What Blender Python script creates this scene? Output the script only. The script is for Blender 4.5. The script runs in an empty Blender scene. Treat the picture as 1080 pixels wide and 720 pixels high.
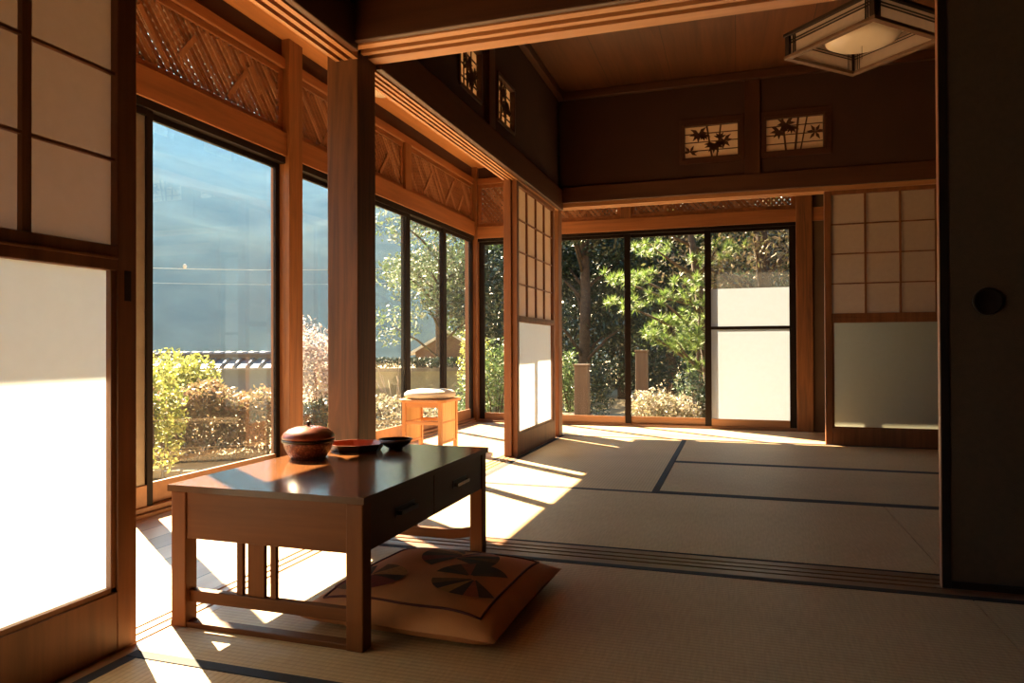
import bpy, bmesh, math, random
from mathutils import Vector, Matrix, noise
R = math.radians
PI = math.pi
scn = bpy.context.scene
COL = scn.collection

# ------------------------------------------------------------------ camera
CAM_H = 0.69
F_PX = 744.245
yaw, pitch, roll = 0.308894, 0.00783, -0.003853
fw = Vector((-math.sin(yaw), math.cos(yaw), 0)); rt = Vector((math.cos(yaw), math.sin(yaw), 0)); up = Vector((0, 0, 1))
fw2 = fw * math.cos(pitch) + up * math.sin(pitch)
up2 = up * math.cos(pitch) - fw * math.sin(pitch)
rt3 = rt * math.cos(roll) + up2 * math.sin(roll)
up3 = up2 * math.cos(roll) - rt * math.sin(roll)
cd = bpy.data.cameras.new('camera')
cam = bpy.data.objects.new('camera', cd)
COL.objects.link(cam)
cam.matrix_world = Matrix(((rt3.x, up3.x, -fw2.x, 0), (rt3.y, up3.y, -fw2.y, 0), (rt3.z, up3.z, -fw2.z, CAM_H), (0, 0, 0, 1)))
cd.sensor_width = 36.0
cd.lens = F_PX * 36.0 / 1080.0
cd.clip_start = 0.02
cd.clip_end = 3000
scn.camera = cam

# ------------------------------------------------------------------ materials
MATS = {}
def new_mat(name):
    m = bpy.data.materials.new(name); m.use_nodes = True
    nt = m.node_tree
    for n in list(nt.nodes): nt.nodes.remove(n)
    out = nt.nodes.new('ShaderNodeOutputMaterial')
    MATS[name] = m
    return m, nt, out
def N(nt, t, **kw):
    n = nt.nodes.new(t)
    for k, v in kw.items():
        if k in n.inputs.keys(): n.inputs[k].default_value = v
        else: setattr(n, k, v)
    return n
def L(nt, a, b): nt.links.new(a, b)
def c4(c): return (c[0], c[1], c[2], 1.0)
def ramp(nt, fac, stops):
    r = nt.nodes.new('ShaderNodeValToRGB')
    el = r.color_ramp.elements
    while len(el) < len(stops): el.new(0.5)
    for e, (p, c) in zip(el, stops): e.position = p; e.color = c4(c)
    L(nt, fac, r.inputs['Fac'])
    return r
def plain(name, col, rough=0.6, vary=0.15, scale=8.0, metallic=0.0, coat=0.0, bump=0.0, bscale=60.0):
    m, nt, out = new_mat(name)
    b = N(nt, 'ShaderNodeBsdfPrincipled', Roughness=rough, Metallic=metallic)
    b.inputs['Coat Weight'].default_value = coat
    tc = N(nt, 'ShaderNodeTexCoord')
    nz = N(nt, 'ShaderNodeTexNoise', Scale=scale, Detail=4.0)
    L(nt, tc.outputs['Object'], nz.inputs['Vector'])
    r = ramp(nt, nz.outputs['Fac'], [(0.3, [x * (1 - vary) for x in col]), (0.7, [min(1, x * (1 + vary)) for x in col])])
    L(nt, r.outputs['Color'], b.inputs['Base Color'])
    if bump > 0:
        n2 = N(nt, 'ShaderNodeTexNoise', Scale=bscale, Detail=3.0)
        L(nt, tc.outputs['Object'], n2.inputs['Vector'])
        bp = N(nt, 'ShaderNodeBump', Strength=bump, Distance=0.004)
        L(nt, n2.outputs['Fac'], bp.inputs['Height']); L(nt, bp.outputs['Normal'], b.inputs['Normal'])
    L(nt, b.outputs['BSDF'], out.inputs['Surface'])
    return m
def wood(name, dark, light, axis='Y', rough=0.45, scale=14.0, coat=0.0, boards=0.0, board_axis='X', figure=0.0):
    """straight grain along `axis`; optional board seams every `boards` metres across board_axis"""
    m, nt, out = new_mat(name)
    b = N(nt, 'ShaderNodeBsdfPrincipled', Roughness=rough)
    b.inputs['Coat Weight'].default_value = coat
    b.inputs['Coat Roughness'].default_value = 0.12
    tc = N(nt, 'ShaderNodeTexCoord')
    mp = N(nt, 'ShaderNodeMapping')
    s = {'X': (0.06, 1, 1), 'Y': (1, 0.06, 1), 'Z': (1, 1, 0.06)}[axis]
    mp.inputs['Scale'].default_value = s
    L(nt, tc.outputs['Object'], mp.inputs['Vector'])
    nz = N(nt, 'ShaderNodeTexNoise', Scale=scale * 2.2, Detail=6.0, Roughness=0.62, Distortion=figure)
    L(nt, mp.outputs['Vector'], nz.inputs['Vector'])
    nb = N(nt, 'ShaderNodeTexNoise', Scale=scale * 0.35, Detail=2.0)
    L(nt, mp.outputs['Vector'], nb.inputs['Vector'])
    mx = N(nt, 'ShaderNodeMix', data_type='FLOAT'); mx.inputs[0].default_value = 0.4
    L(nt, nz.outputs['Fac'], mx.inputs[2]); L(nt, nb.outputs['Fac'], mx.inputs[3])
    fac = mx.outputs[0]
    r = ramp(nt, fac, [(0.32, dark), (0.66, light)])
    colout = r.outputs['Color']
    if boards > 0:
        sp = N(nt, 'ShaderNodeSeparateXYZ'); L(nt, tc.outputs['Object'], sp.inputs[0])
        dv = N(nt, 'ShaderNodeMath', operation='DIVIDE'); L(nt, sp.outputs[board_axis], dv.inputs[0]); dv.inputs[1].default_value = boards
        fl = N(nt, 'ShaderNodeMath', operation='FLOOR'); L(nt, dv.outputs[0], fl.inputs[0])
        fr = N(nt, 'ShaderNodeMath', operation='FRACT'); L(nt, dv.outputs[0], fr.inputs[0])
        wn = N(nt, 'ShaderNodeTexWhiteNoise', noise_dimensions='1D'); L(nt, fl.outputs[0], wn.inputs['W'])
        hs = N(nt, 'ShaderNodeHueSaturation'); L(nt, colout, hs.inputs['Color'])
        mr = N(nt, 'ShaderNodeMapRange'); L(nt, wn.outputs['Value'], mr.inputs['Value'])
        mr.inputs['To Min'].default_value = 0.8; mr.inputs['To Max'].default_value = 1.2
        L(nt, mr.outputs['Result'], hs.inputs['Value'])
        lt = N(nt, 'ShaderNodeMath', operation='LESS_THAN'); L(nt, fr.outputs[0], lt.inputs[0]); lt.inputs[1].default_value = 0.004 / boards
        mc = N(nt, 'ShaderNodeMix', data_type='RGBA'); L(nt, lt.outputs[0], mc.inputs['Factor'])
        L(nt, hs.outputs['Color'], mc.inputs[6]); mc.inputs[7].default_value = c4([x * 0.25 for x in dark])
        colout = mc.outputs[2]
    L(nt, colout, b.inputs['Base Color'])
    bp = N(nt, 'ShaderNodeBump', Strength=0.12, Distance=0.002)
    L(nt, fac, bp.inputs['Height']); L(nt, bp.outputs['Normal'], b.inputs['Normal'])
    L(nt, b.outputs['BSDF'], out.inputs['Surface'])
    return m
def tatami_mat(name, axis):
    m, nt, out = new_mat(name)
    b = N(nt, 'ShaderNodeBsdfPrincipled', Roughness=0.55)
    tc = N(nt, 'ShaderNodeTexCoord')
    wv = N(nt, 'ShaderNodeTexWave', wave_type='BANDS', bands_direction='Y' if axis == 'X' else 'X', wave_profile='SIN')
    wv.inputs['Scale'].default_value = 20.0 / 0.0155 / 20.0 * 0.314 * 1.0
    wv.inputs['Distortion'].default_value = 0.15
    L(nt, tc.outputs['Object'], wv.inputs['Vector'])
    nz = N(nt, 'ShaderNodeTexNoise', Scale=2.2, Detail=5.0); L(nt, tc.outputs['Object'], nz.inputs['Vector'])
    mp = N(nt, 'ShaderNodeMapping'); mp.inputs['Scale'].default_value = (1, 0.1, 1) if axis == 'X' else (0.1, 1, 1)
    L(nt, tc.outputs['Object'], mp.inputs['Vector'])
    nf = N(nt, 'ShaderNodeTexNoise', Scale=160.0, Detail=3.0); L(nt, mp.outputs['Vector'], nf.inputs['Vector'])
    r1 = ramp(nt, nz.outputs['Fac'], [(0.3, (0.52, 0.350, 0.188)), (0.7, (0.61, 0.42, 0.232))])
    r2 = ramp(nt, nf.outputs['Fac'], [(0.3, (0.82, 0.80, 0.78)), (0.7, (1.0, 1.0, 1.0))])
    r3 = ramp(nt, wv.outputs['Fac'], [(0.0, (0.80, 0.78, 0.74)), (0.35, (1.0, 1.0, 1.0))])
    m1 = N(nt, 'ShaderNodeMix', data_type='RGBA', blend_type='MULTIPLY'); m1.inputs[0].default_value = 1
    L(nt, r1.outputs['Color'], m1.inputs[6]); L(nt, r2.outputs['Color'], m1.inputs[7])
    m2 = N(nt, 'ShaderNodeMix', data_type='RGBA', blend_type='MULTIPLY'); m2.inputs[0].default_value = 1
    L(nt, m1.outputs[2], m2.inputs[6]); L(nt, r3.outputs['Color'], m2.inputs[7])
    L(nt, m2.outputs[2], b.inputs['Base Color'])
    bp = N(nt, 'ShaderNodeBump', Strength=0.3, Distance=0.0015)
    L(nt, wv.outputs['Fac'], bp.inputs['Height']); L(nt, bp.outputs['Normal'], b.inputs['Normal'])
    L(nt, b.outputs['BSDF'], out.inputs['Surface'])
    return m
def sheet(name, col, trans=0.5, gloss=0.0, fibre=0.06, tcol=None):
    """thin translucent sheet: shoji paper or frosted glass"""
    m, nt, out = new_mat(name)
    tc = N(nt, 'ShaderNodeTexCoord')
    nz = N(nt, 'ShaderNodeTexNoise', Scale=35.0, Detail=6.0); L(nt, tc.outputs['Object'], nz.inputs['Vector'])
    r = ramp(nt, nz.outputs['Fac'], [(0.3, [x * (1 - fibre) for x in col]), (0.7, col)])
    d = N(nt, 'ShaderNodeBsdfDiffuse'); L(nt, r.outputs['Color'], d.inputs['Color'])
    t = N(nt, 'ShaderNodeBsdfTranslucent')
    if tcol: t.inputs['Color'].default_value = c4(tcol)
    else: L(nt, r.outputs['Color'], t.inputs['Color'])
    mx = N(nt, 'ShaderNodeMixShader'); mx.inputs[0].default_value = trans
    L(nt, d.outputs[0], mx.inputs[1]); L(nt, t.outputs[0], mx.inputs[2])
    last = mx
    if gloss > 0:
        g = N(nt, 'ShaderNodeBsdfGlossy', Roughness=0.25)
        m2 = N(nt, 'ShaderNodeMixShader'); m2.inputs[0].default_value = gloss
        L(nt, mx.outputs[0], m2.inputs[1]); L(nt, g.outputs[0], m2.inputs[2]); last = m2
    L(nt, last.outputs[0], out.inputs['Surface'])
    return m
def clear_glass(name, dust=0.02, tint=(0.97, 0.985, 0.985), refl=0.09):
    m, nt, out = new_mat(name)
    t = N(nt, 'ShaderNodeBsdfTransparent'); t.inputs['Color'].default_value = c4(tint)
    g = N(nt, 'ShaderNodeBsdfGlossy', Roughness=0.01)
    fr = N(nt, 'ShaderNodeFresnel', IOR=1.45)
    ml = N(nt, 'ShaderNodeMath', operation='MULTIPLY'); L(nt, fr.outputs[0], ml.inputs[0]); ml.inputs[1].default_value = refl
    m1 = N(nt, 'ShaderNodeMixShader'); L(nt, ml.outputs[0], m1.inputs[0])
    L(nt, t.outputs[0], m1.inputs[1]); L(nt, g.outputs[0], m1.inputs[2])
    d = N(nt, 'ShaderNodeBsdfTranslucent'); d.inputs['Color'].default_value = (0.85, 0.9, 0.95, 1)
    tc = N(nt, 'ShaderNodeTexCoord')
    nz = N(nt, 'ShaderNodeTexNoise', Scale=2.5, Detail=6.0, Roughness=0.7); L(nt, tc.outputs['Object'], nz.inputs['Vector'])
    mr = N(nt, 'ShaderNodeMapRange'); L(nt, nz.outputs['Fac'], mr.inputs['Value'])
    mr.inputs['From Min'].default_value = 0.3; mr.inputs['From Max'].default_value = 0.75
    mr.inputs['To Min'].default_value = dust * 0.7; mr.inputs['To Max'].default_value = dust * 1.4
    m2 = N(nt, 'ShaderNodeMixShader'); L(nt, mr.outputs['Result'], m2.inputs[0])
    L(nt, m1.outputs[0], m2.inputs[1]); L(nt, d.outputs[0], m2.inputs[2])
    L(nt, m2.outputs[0], out.inputs['Surface'])
    return m
def leaf(name, cols, trans=0.35, rough=0.5):
    """leaf colour varies leaf by leaf"""
    m, nt, out = new_mat(name)
    g = N(nt, 'ShaderNodeNewGeometry')
    k = len(cols)
    r = ramp(nt, g.outputs['Random Per Island'], [(i / max(1, k - 1), c) for i, c in enumerate(cols)])
    d = N(nt, 'ShaderNodeBsdfPrincipled', Roughness=rough); L(nt, r.outputs['Color'], d.inputs['Base Color'])
    t = N(nt, 'ShaderNodeBsdfTranslucent')
    L(nt, r.outputs['Color'], t.inputs['Color'])
    mx = N(nt, 'ShaderNodeMixShader'); mx.inputs[0].default_value = trans
    L(nt, d.outputs[0], mx.inputs[1]); L(nt, t.outputs[0], mx.inputs[2])
    L(nt, mx.outputs[0], out.inputs['Surface'])
    return m

W_POST_Z = wood('cedar_upright', (0.085, 0.028, 0.008), (0.27, 0.105, 0.031), 'Z', 0.5, 13, figure=1.4)
W_BIG = wood('old_cedar_post', (0.035, 0.012, 0.004), (0.165, 0.062, 0.019), 'Z', 0.5, 9, figure=2.2)
W_LIN_Y = wood('cedar_lengthwise', (0.14, 0.048, 0.015), (0.30, 0.110, 0.035), 'Y', 0.5, 14)
W_LIN_X = wood('cedar_crosswise', (0.14, 0.048, 0.015), (0.30, 0.110, 0.035), 'X', 0.5, 14)
W_KAM_Y = wood('pale_cedar_lengthwise', (0.34, 0.145, 0.058), (0.50, 0.235, 0.10), 'Y', 0.45, 14)
W_KAM_X = wood('pale_cedar_crosswise', (0.34, 0.145, 0.058), (0.50, 0.235, 0.10), 'X', 0.45, 14)
W_NAG_Y = wood('dark_cedar_lengthwise', (0.050, 0.0165, 0.0075), (0.102, 0.036, 0.0155), 'Y', 0.42, 12)
W_NAG_X = wood('dark_cedar_crosswise', (0.050, 0.0165, 0.0075), (0.102, 0.036, 0.0155), 'X', 0.42, 12)
W_NAG_Z = wood('dark_cedar_upright', (0.050, 0.0165, 0.0075), (0.102, 0.036, 0.0155), 'Z', 0.42, 12)
W_SHOJI = wood('shoji_frame_wood', (0.13, 0.043, 0.015), (0.27, 0.098, 0.034), 'Z', 0.5, 18)
W_CEIL = wood('ceiling_board_wood', (0.062, 0.020, 0.006), (0.155, 0.050, 0.014), 'Y', 0.5, 8, boards=0.45, board_axis='X', figure=1.0)
W_ENGCEIL = wood('veranda_ceiling_wood', (0.28, 0.11, 0.036), (0.46, 0.195, 0.066), 'Y', 0.5, 10, boards=0.3, board_axis='X')
W_FLOOR = wood('veranda_floor_wood', (0.52, 0.36, 0.22), (0.68, 0.50, 0.33), 'Y', 0.3, 10, boards=0.12, board_axis='X')
W_FLOORX = wood('veranda_floor_wood_across', (0.52, 0.36, 0.22), (0.68, 0.50, 0.33), 'X', 0.3, 10, boards=0.12, board_axis='Y')
W_SILL_Y = wood('threshold_lengthwise', (0.30, 0.16, 0.08), (0.46, 0.27, 0.14), 'Y', 0.4, 14)
W_SILL_X = wood('threshold_crosswise', (0.13, 0.06, 0.03), (0.25, 0.12, 0.06), 'X', 0.4, 14)
W_DESK = wood('desk_wood', (0.065, 0.020, 0.005), (0.150, 0.050, 0.013), 'X', 0.5, 10)
W_DESKZ = wood('desk_leg_wood', (0.080, 0.025, 0.006), (0.17, 0.057, 0.015), 'Z', 0.5, 10)
W_DESKTOP = wood('desk_top_wood', (0.10, 0.034, 0.010), (0.22, 0.082, 0.024), 'Y', 0.16, 9, coat=0.5, figure=1.2)
W_DESKDARK = wood('desk_drawer_wood', (0.055, 0.024, 0.011), (0.10, 0.046, 0.021), 'Y', 0.35, 10, coat=0.1)
W_LATT = wood('lattice_wood', (0.12, 0.042, 0.014), (0.26, 0.095, 0.032), 'Y', 0.55, 20)
W_LATT2 = wood('lattice_strip_wood', (0.22, 0.095, 0.042), (0.36, 0.17, 0.082), 'Z', 0.55, 20)
W_SASH = plain('sash_dark', (0.010, 0.006, 0.005), 0.5, 0.15, 12)
W_SASH.node_tree.nodes['Principled BSDF'].inputs['Specular IOR Level'].default_value = 0.12
W_SASHB = wood('sash_brown', (0.20, 0.085, 0.034), (0.30, 0.14, 0.06), 'X', 0.4, 12)
for w_ in (W_DESK, W_DESKZ, W_DESKDARK): w_.node_tree.nodes['Principled BSDF'].inputs['Specular IOR Level'].default_value = 0.2
W_STOOL = wood('stool_wood', (0.42, 0.19, 0.07), (0.62, 0.31, 0.12), 'Z', 0.45, 14)
W_STOOLX = wood('stool_wood_across', (0.42, 0.19, 0.07), (0.62, 0.31, 0.12), 'X', 0.45, 14)
M_BAMB = wood('stool_bamboo_panel', (0.55, 0.36, 0.15), (0.74, 0.54, 0.26), 'Z', 0.5, 30)
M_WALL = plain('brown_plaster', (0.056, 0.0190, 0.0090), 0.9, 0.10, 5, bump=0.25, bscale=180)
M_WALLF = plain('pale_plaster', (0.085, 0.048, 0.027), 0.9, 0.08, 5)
M_TATX = tatami_mat('tatami_weave_crosswise', 'X')
M_TATY = tatami_mat('tatami_weave_lengthwise', 'Y')
M_HERI = plain('navy_border_cloth', (0.013, 0.015, 0.026), 0.8, 0.2, 90)
M_PAPER = sheet('shoji_paper', (0.52, 0.385, 0.30), 0.36)
M_FROST = sheet('frosted_glass', (0.45, 0.50, 0.53), 0.62, 0.05, 0.03)
M_PAPERDIM = sheet('dimmed_shoji_paper', (0.30, 0.205, 0.158), 0.34)  # same paper, darker: dimming by a second screen behind put into the colour
M_PAPERB = sheet('thin_transom_paper', (0.85, 0.66, 0.47), 0.6)
M_OBSC = sheet('obscure_glass', (0.40, 0.41, 0.34), 0.6, 0.05, 0.03)
M_FILM = sheet('white_window_film', (0.34, 0.40, 0.51), 0.55, 0.04, 0.03)
M_GLASS = clear_glass('window_glass', 0.0022)
M_GLASS2 = clear_glass('veranda_end_glass', 0.0008)
M_GLASSG = clear_glass('hazed_glass', 0.012, tint=(0.80, 0.80, 0.78))
M_BLACK = plain('black_lacquer', (0.018, 0.012, 0.010), 0.3, 0.2, 30)
M_FUSUMA = plain('fusuma_cloth', (0.085, 0.052, 0.032), 0.85, 0.08, 60, bump=0.3, bscale=320)
M_FUSEDGE = plain('fusuma_edge_wood', (0.26, 0.11, 0.065), 0.4, 0.12, 40)
M_ALU = plain('bronze_aluminium', (0.26, 0.21, 0.17), 0.4, 0.08, 20, metallic=0.3)
M_METAL = plain('bright_metal', (0.62, 0.58, 0.50), 0.25, 0.05, 20, metallic=1.0)
M_CUSH = plain('tan_cotton', (0.50, 0.215, 0.085), 0.85, 0.10, 10, bump=0.3, bscale=400)
M_CLINE = plain('maroon_cord', (0.075, 0.014, 0.016), 0.8, 0.2, 80)
M_P = [plain('patch_dark_brown', (0.055, 0.030, 0.018), .8, .2, 90), plain('patch_ochre', (0.36, 0.18, 0.05), .8, .2, 90),
       plain('patch_maroon', (0.14, 0.022, 0.025), .8, .2, 90), plain('patch_olive', (0.13, 0.072, 0.026), .8, .2, 90),
       plain('patch_black', (0.022, 0.018, 0.018), .8, .2, 90), plain('patch_rust', (0.30, 0.085, 0.04), .8, .2, 90)]
M_WHITECUSH = plain('cream_seat_cloth', (0.62, 0.56, 0.47), 0.85, 0.05, 30, bump=0.2, bscale=200)
M_LAC = plain('red_brown_lacquer', (0.20, 0.050, 0.028), 0.28, 0.25, 40, coat=0.4)
M_LACRED = plain('vermilion_lacquer', (0.36, 0.10, 0.045), 0.3, 0.15, 40, coat=0.3)
M_LAMPF = plain('lamp_frame_wood', (0.030, 0.016, 0.012), 0.45, 0.2, 30)
M_LAMPB = plain('lamp_rim_wood', (0.16, 0.085, 0.05), 0.4, 0.2, 30)
M_LAMPP = sheet('lamp_paper', (0.62, 0.48, 0.41), 0.4)
M_LAMPR = plain('lamp_reflection', (0.60, 0.48, 0.40), 0.6, 0.03, 5)
M_DOME = plain('lamp_dome', (0.80, 0.68, 0.56), 0.3, 0.03, 5)
M_SAND = plain('garden_sand', (0.36, 0.28, 0.17), 0.95, 0.18, 1.6, bump=0.6, bscale=40)
M_STONE = plain('garden_stone', (0.20, 0.175, 0.14), 0.9, 0.3, 6, bump=0.7, bscale=24)
M_BARK = plain('bark', (0.055, 0.036, 0.025), 0.9, 0.35, 14, bump=0.8, bscale=30)
M_TWIG = plain('pale_twig', (0.36, 0.28, 0.20), 0.9, 0.2, 20)
M_TILE = plain('glazed_roof_tile', (0.20, 0.21, 0.235), 0.25, 0.15, 10)
M_OLIVE = plain('olive_plaster', (0.26, 0.24, 0.15), 0.9, 0.15, 3)
M_BLUEREFL = plain('blue_grey_reflection', (0.15, 0.175, 0.20), 0.8, 0.06, 3)
M_PLANK = wood('weathered_plank', (0.06, 0.038, 0.024), (0.12, 0.08, 0.05), 'X', 0.8, 6, boards=0.12, board_axis='Z')
M_WPOST = wood('weathered_post', (0.075, 0.046, 0.032), (0.13, 0.085, 0.062), 'Z', 0.8, 10)
M_HOUSE = plain('house_wall_brown', (0.10, 0.058, 0.040), 0.9, 0.15, 2)
M_HROOF = plain('house_roof_pale', (0.42, 0.44, 0.44), 0.6, 0.12, 3)
M_CABLE = plain('pale_cable', (0.40, 0.44, 0.48), 0.4, 0.05, 5)

# ------------------------------------------------------------------ mesh helpers
class MB:
    def __init__(s): s.v = []; s.f = []; s.mi = []; s.sm = []
    def add(s, vs, fs, mi=0, sm=False):
        o = len(s.v); s.v += [tuple(v) for v in vs]
        for f in fs: s.f.append([i + o for i in f]); s.mi.append(mi); s.sm.append(sm)
    def box(s, x0, x1, y0, y1, z0, z1, mi=0):
        vs = [(x0, y0, z0), (x1, y0, z0), (x1, y1, z0), (x0, y1, z0), (x0, y0, z1), (x1, y0, z1), (x1, y1, z1), (x0, y1, z1)]
        s.add(vs, [(3, 2, 1, 0), (4, 5, 6, 7), (0, 1, 5, 4), (1, 2, 6, 5), (2, 3, 7, 6), (3, 0, 4, 7)], mi)
    def bar(s, p, q, w, h, upv=(0, 0, 1), mi=0):
        """box-section bar from p to q, w across, h along upv"""
        p = Vector(p); q = Vector(q); d = (q - p).normalized(); u = Vector(upv)
        sd = d.cross(u).normalized() * (w / 2); u = sd.cross(d).normalized() * (h / 2)
        vs = [p - sd - u, p + sd - u, p + sd + u, p - sd + u, q - sd - u, q + sd - u, q + sd + u, q - sd + u]
        s.add(vs, [(0, 1, 2, 3), (7, 6, 5, 4), (0, 4, 5, 1), (1, 5, 6, 2), (2, 6, 7, 3), (3, 7, 4, 0)], mi)
    def tube(s, pts, rad, n=8, mi=0):
        pts = [Vector(p) for p in pts]; rr = rad if isinstance(rad, (list, tuple)) else [rad] * len(pts)
        rings = []; 
        for i, p in enumerate(pts):
            d = (pts[min(i + 1, len(pts) - 1)] - pts[max(i - 1, 0)]).normalized()
            a = d.cross(Vector((0.13, 0.21, 0.97)));
            if a.length < 0.1: a = d.cross(Vector((1, 0, 0)))
            a.normalize(); b = d.cross(a)
            rings.append([p + (a * math.cos(2 * PI * k / n) + b * math.sin(2 * PI * k / n)) * rr[i] for k in range(n)])
        vs = [v for r in rings for v in r]; fs = []
        for i in range(len(pts) - 1):
            for k in range(n): fs.append((i * n + k, i * n + (k + 1) % n, (i + 1) * n + (k + 1) % n, (i + 1) * n + k))
        fs.append(tuple(range(n))[::-1]); fs.append(tuple((len(pts) - 1) * n + k for k in range(n)))
        s.add(vs, fs, mi, True)
    def lathe(s, prof, n=32, cx=0, cy=0, mi=0, sx=1.0, sy=1.0, twist=0.0):
        vs = []; fs = []
        for (r, z) in prof:
            for k in range(n):
                a = 2 * PI * k / n + twist; vs.append((cx + r * sx * math.cos(a), cy + r * sy * math.sin(a), z))
        m = len(prof)
        for i in range(m - 1):
            for k in range(n): fs.append((i * n + k, i * n + (k + 1) % n, (i + 1) * n + (k + 1) % n, (i + 1) * n + k))
        if prof[0][0] > 1e-6: fs.append(tuple(range(n))[::-1])
        if prof[-1][0] > 1e-6: fs.append(tuple((m - 1) * n + k for k in range(n)))
        s.add(vs, fs, mi, True)
    def prism(s, poly, z0, z1, mi=0):
        n = len(poly)
        vs = [(x, y, z0) for x, y in poly] + [(x, y, z1) for x, y in poly]
        fs = [tuple(range(n))[::-1], tuple(range(n, 2 * n))] + [(i, (i + 1) % n, n + (i + 1) % n, n + i) for i in range(n)]
        s.add(vs, fs, mi)
    def quad(s, a, b, c, d, mi=0): s.add([a, b, c, d], [(0, 1, 2, 3)], mi)
    def build(s, name, mats, parent=None, bevel=0.0, smooth=False):
        me = bpy.data.meshes.new(name); me.from_pydata(s.v, [], s.f)
        if not isinstance(mats, (list, tuple)): mats = [mats]
        for m in mats: me.materials.append(m)
        for p, mi, sm in zip(me.polygons, s.mi, s.sm): p.material_index = mi; p.use_smooth = sm or smooth
        me.update()
        o = bpy.data.objects.new(name, me); COL.objects.link(o)
        if parent is not None: o.parent = parent
        if bevel > 0:
            b = o.modifiers.new('bevel', 'BEVEL'); b.width = bevel; b.segments = 2; b.limit_method = 'ANGLE'; b.angle_limit = R(40)
        return o
def localise(o, loc):
    """move mesh so that the object's origin is at loc"""
    loc = Vector(loc); o.data.transform(Matrix.Translation(-loc)); o.location = loc; return o
def struct(o): o['kind'] = 'structure'; return o
def tag(o, label, cat, group=None):
    o['label'] = label; o['category'] = cat
    if group: o['group'] = group
    return o
def empty(name, loc=(0, 0, 0), rz=0.0):
    o = bpy.data.objects.new(name, None); COL.objects.link(o); o.location = loc; o.rotation_euler = (0, 0, rz); o.empty_display_size = 0.1
    return o
def bx(name, mat, x0, x1, y0, y1, z0, z1, parent=None, bevel=0.0):
    m = MB(); m.box(x0, x1, y0, y1, z0, z1); return m.build(name, mat, parent, bevel)
def rng(seed): return random.Random(seed)

# ------------------------------------------------------------------ room dimensions
XL = -1.314          # left edge of the tatami
XW = -2.36           # plane of the veranda glazing
XR = 2.505           # right wall
YP0, YP1 = 2.235, 2.41   # threshold between the two rooms
YB = 5.355           # back edge of the tatami
YW = 6.20            # glazing of the far veranda
YF = -1.6            # wall behind the camera
ZK = 1.745           # underside of the lintels, left
ZKX = 1.772
ZC = 2.66            # ceilings
ZE = 2.365           # veranda ceiling

# ---- floor
m = MB(); m.box(XW - 0.08, XL - 0.125, YF, YW + 0.08, -0.06, -0.004); fl = struct(m.build('floor', W_FLOOR))
m = MB(); m.box(XL - 0.125, XR + 0.3, YB + 0.06, YW + 0.08, -0.06, -0.004); struct(m.build('floor', W_FLOORX))
struct(bx('floor', W_FLOOR, XL, XR, YF, YB, -0.12, -0.052))
# ---- tatami
def tatami(x0, x1, y0, y1, axis, label, hw0=0.03):
    g = 0.0015
    t = empty('tatami_mat', ((x0 + x1) / 2, (y0 + y1) / 2, -0.05))
    tag(t, label, 'tatami mat')
    cx, cy = t.location.x, t.location.y
    hx, hy = (x1 - x0) / 2 - g, (y1 - y0) / 2 - g
    hw = 0.03; hwn = hw0
    m = MB()
    if axis == 'X': m.box(-hx, hx, -hy + hwn, hy - hw, 0, 0.05)
    else: m.box(-hx + hw, hx - hw, -hy, hy, 0, 0.05)
    m.build('mat_body', M_TATX if axis == 'X' else M_TATY, t)
    for s in (-1, 1):
        m = MB()
        if axis == 'X': m.box(-hx, hx, *sorted((s * hy, s * (hy - (hw if s > 0 else hwn)))), 0, 0.0512)
        else: m.box(*sorted((s * hx, s * (hx - hw))), -hy, hy, 0, 0.0512)
        o = m.build('border_band', M_HERI, t); o['label'] = 'dark navy cloth border band'
tatami(XL, -0.36, 3.40, YB, 'Y', 'straw tatami mat by the narrow back left shoji, running away from the camera')
tatami(-0.36, 1.55, 4.33, YB, 'X', 'straw tatami mat lying crosswise along the far veranda, below the back right shoji')
tatami(-0.36, 1.55, 3.40, 4.33, 'X', 'straw tatami mat lying crosswise under the square lantern, second from far veranda')
tatami(XL, 0.595, YP1, 3.40, 'X', 'straw tatami mat just past the room threshold, with most of the sun patch', hw0=0.010)
tatami(0.595, XR, YP1, 3.40, 'X', 'straw tatami mat past the threshold, a corner showing left of the dark door', hw0=0.010)
tatami(1.55, XR, 3.40, YB, 'Y', 'straw tatami mat in the far right corner hidden behind the dark sliding door')
tatami(XL, 0.605, 1.25, YP0, 'X', 'straw tatami mat under the low desk and the floor cushion')
tatami(0.605, XR, 1.25, YP0, 'X', 'straw tatami mat in front of the dark sliding door, bottom right corner')
tatami(XL, -0.36, -0.66, 1.25, 'Y', 'straw tatami mat nearest the camera, beside the near left shoji')
tatami(-0.36, 0.605, -0.66, 1.25, 'Y', 'straw tatami mat at the bottom edge, right of the nearest mat')
struct(bx('floor', M_TATY, 0.605, XR, YF, 1.25, -0.05, 0.0)); struct(bx('floor', M_TATY, XL, 0.605, YF, -0.66, -0.05, 0.0))
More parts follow.
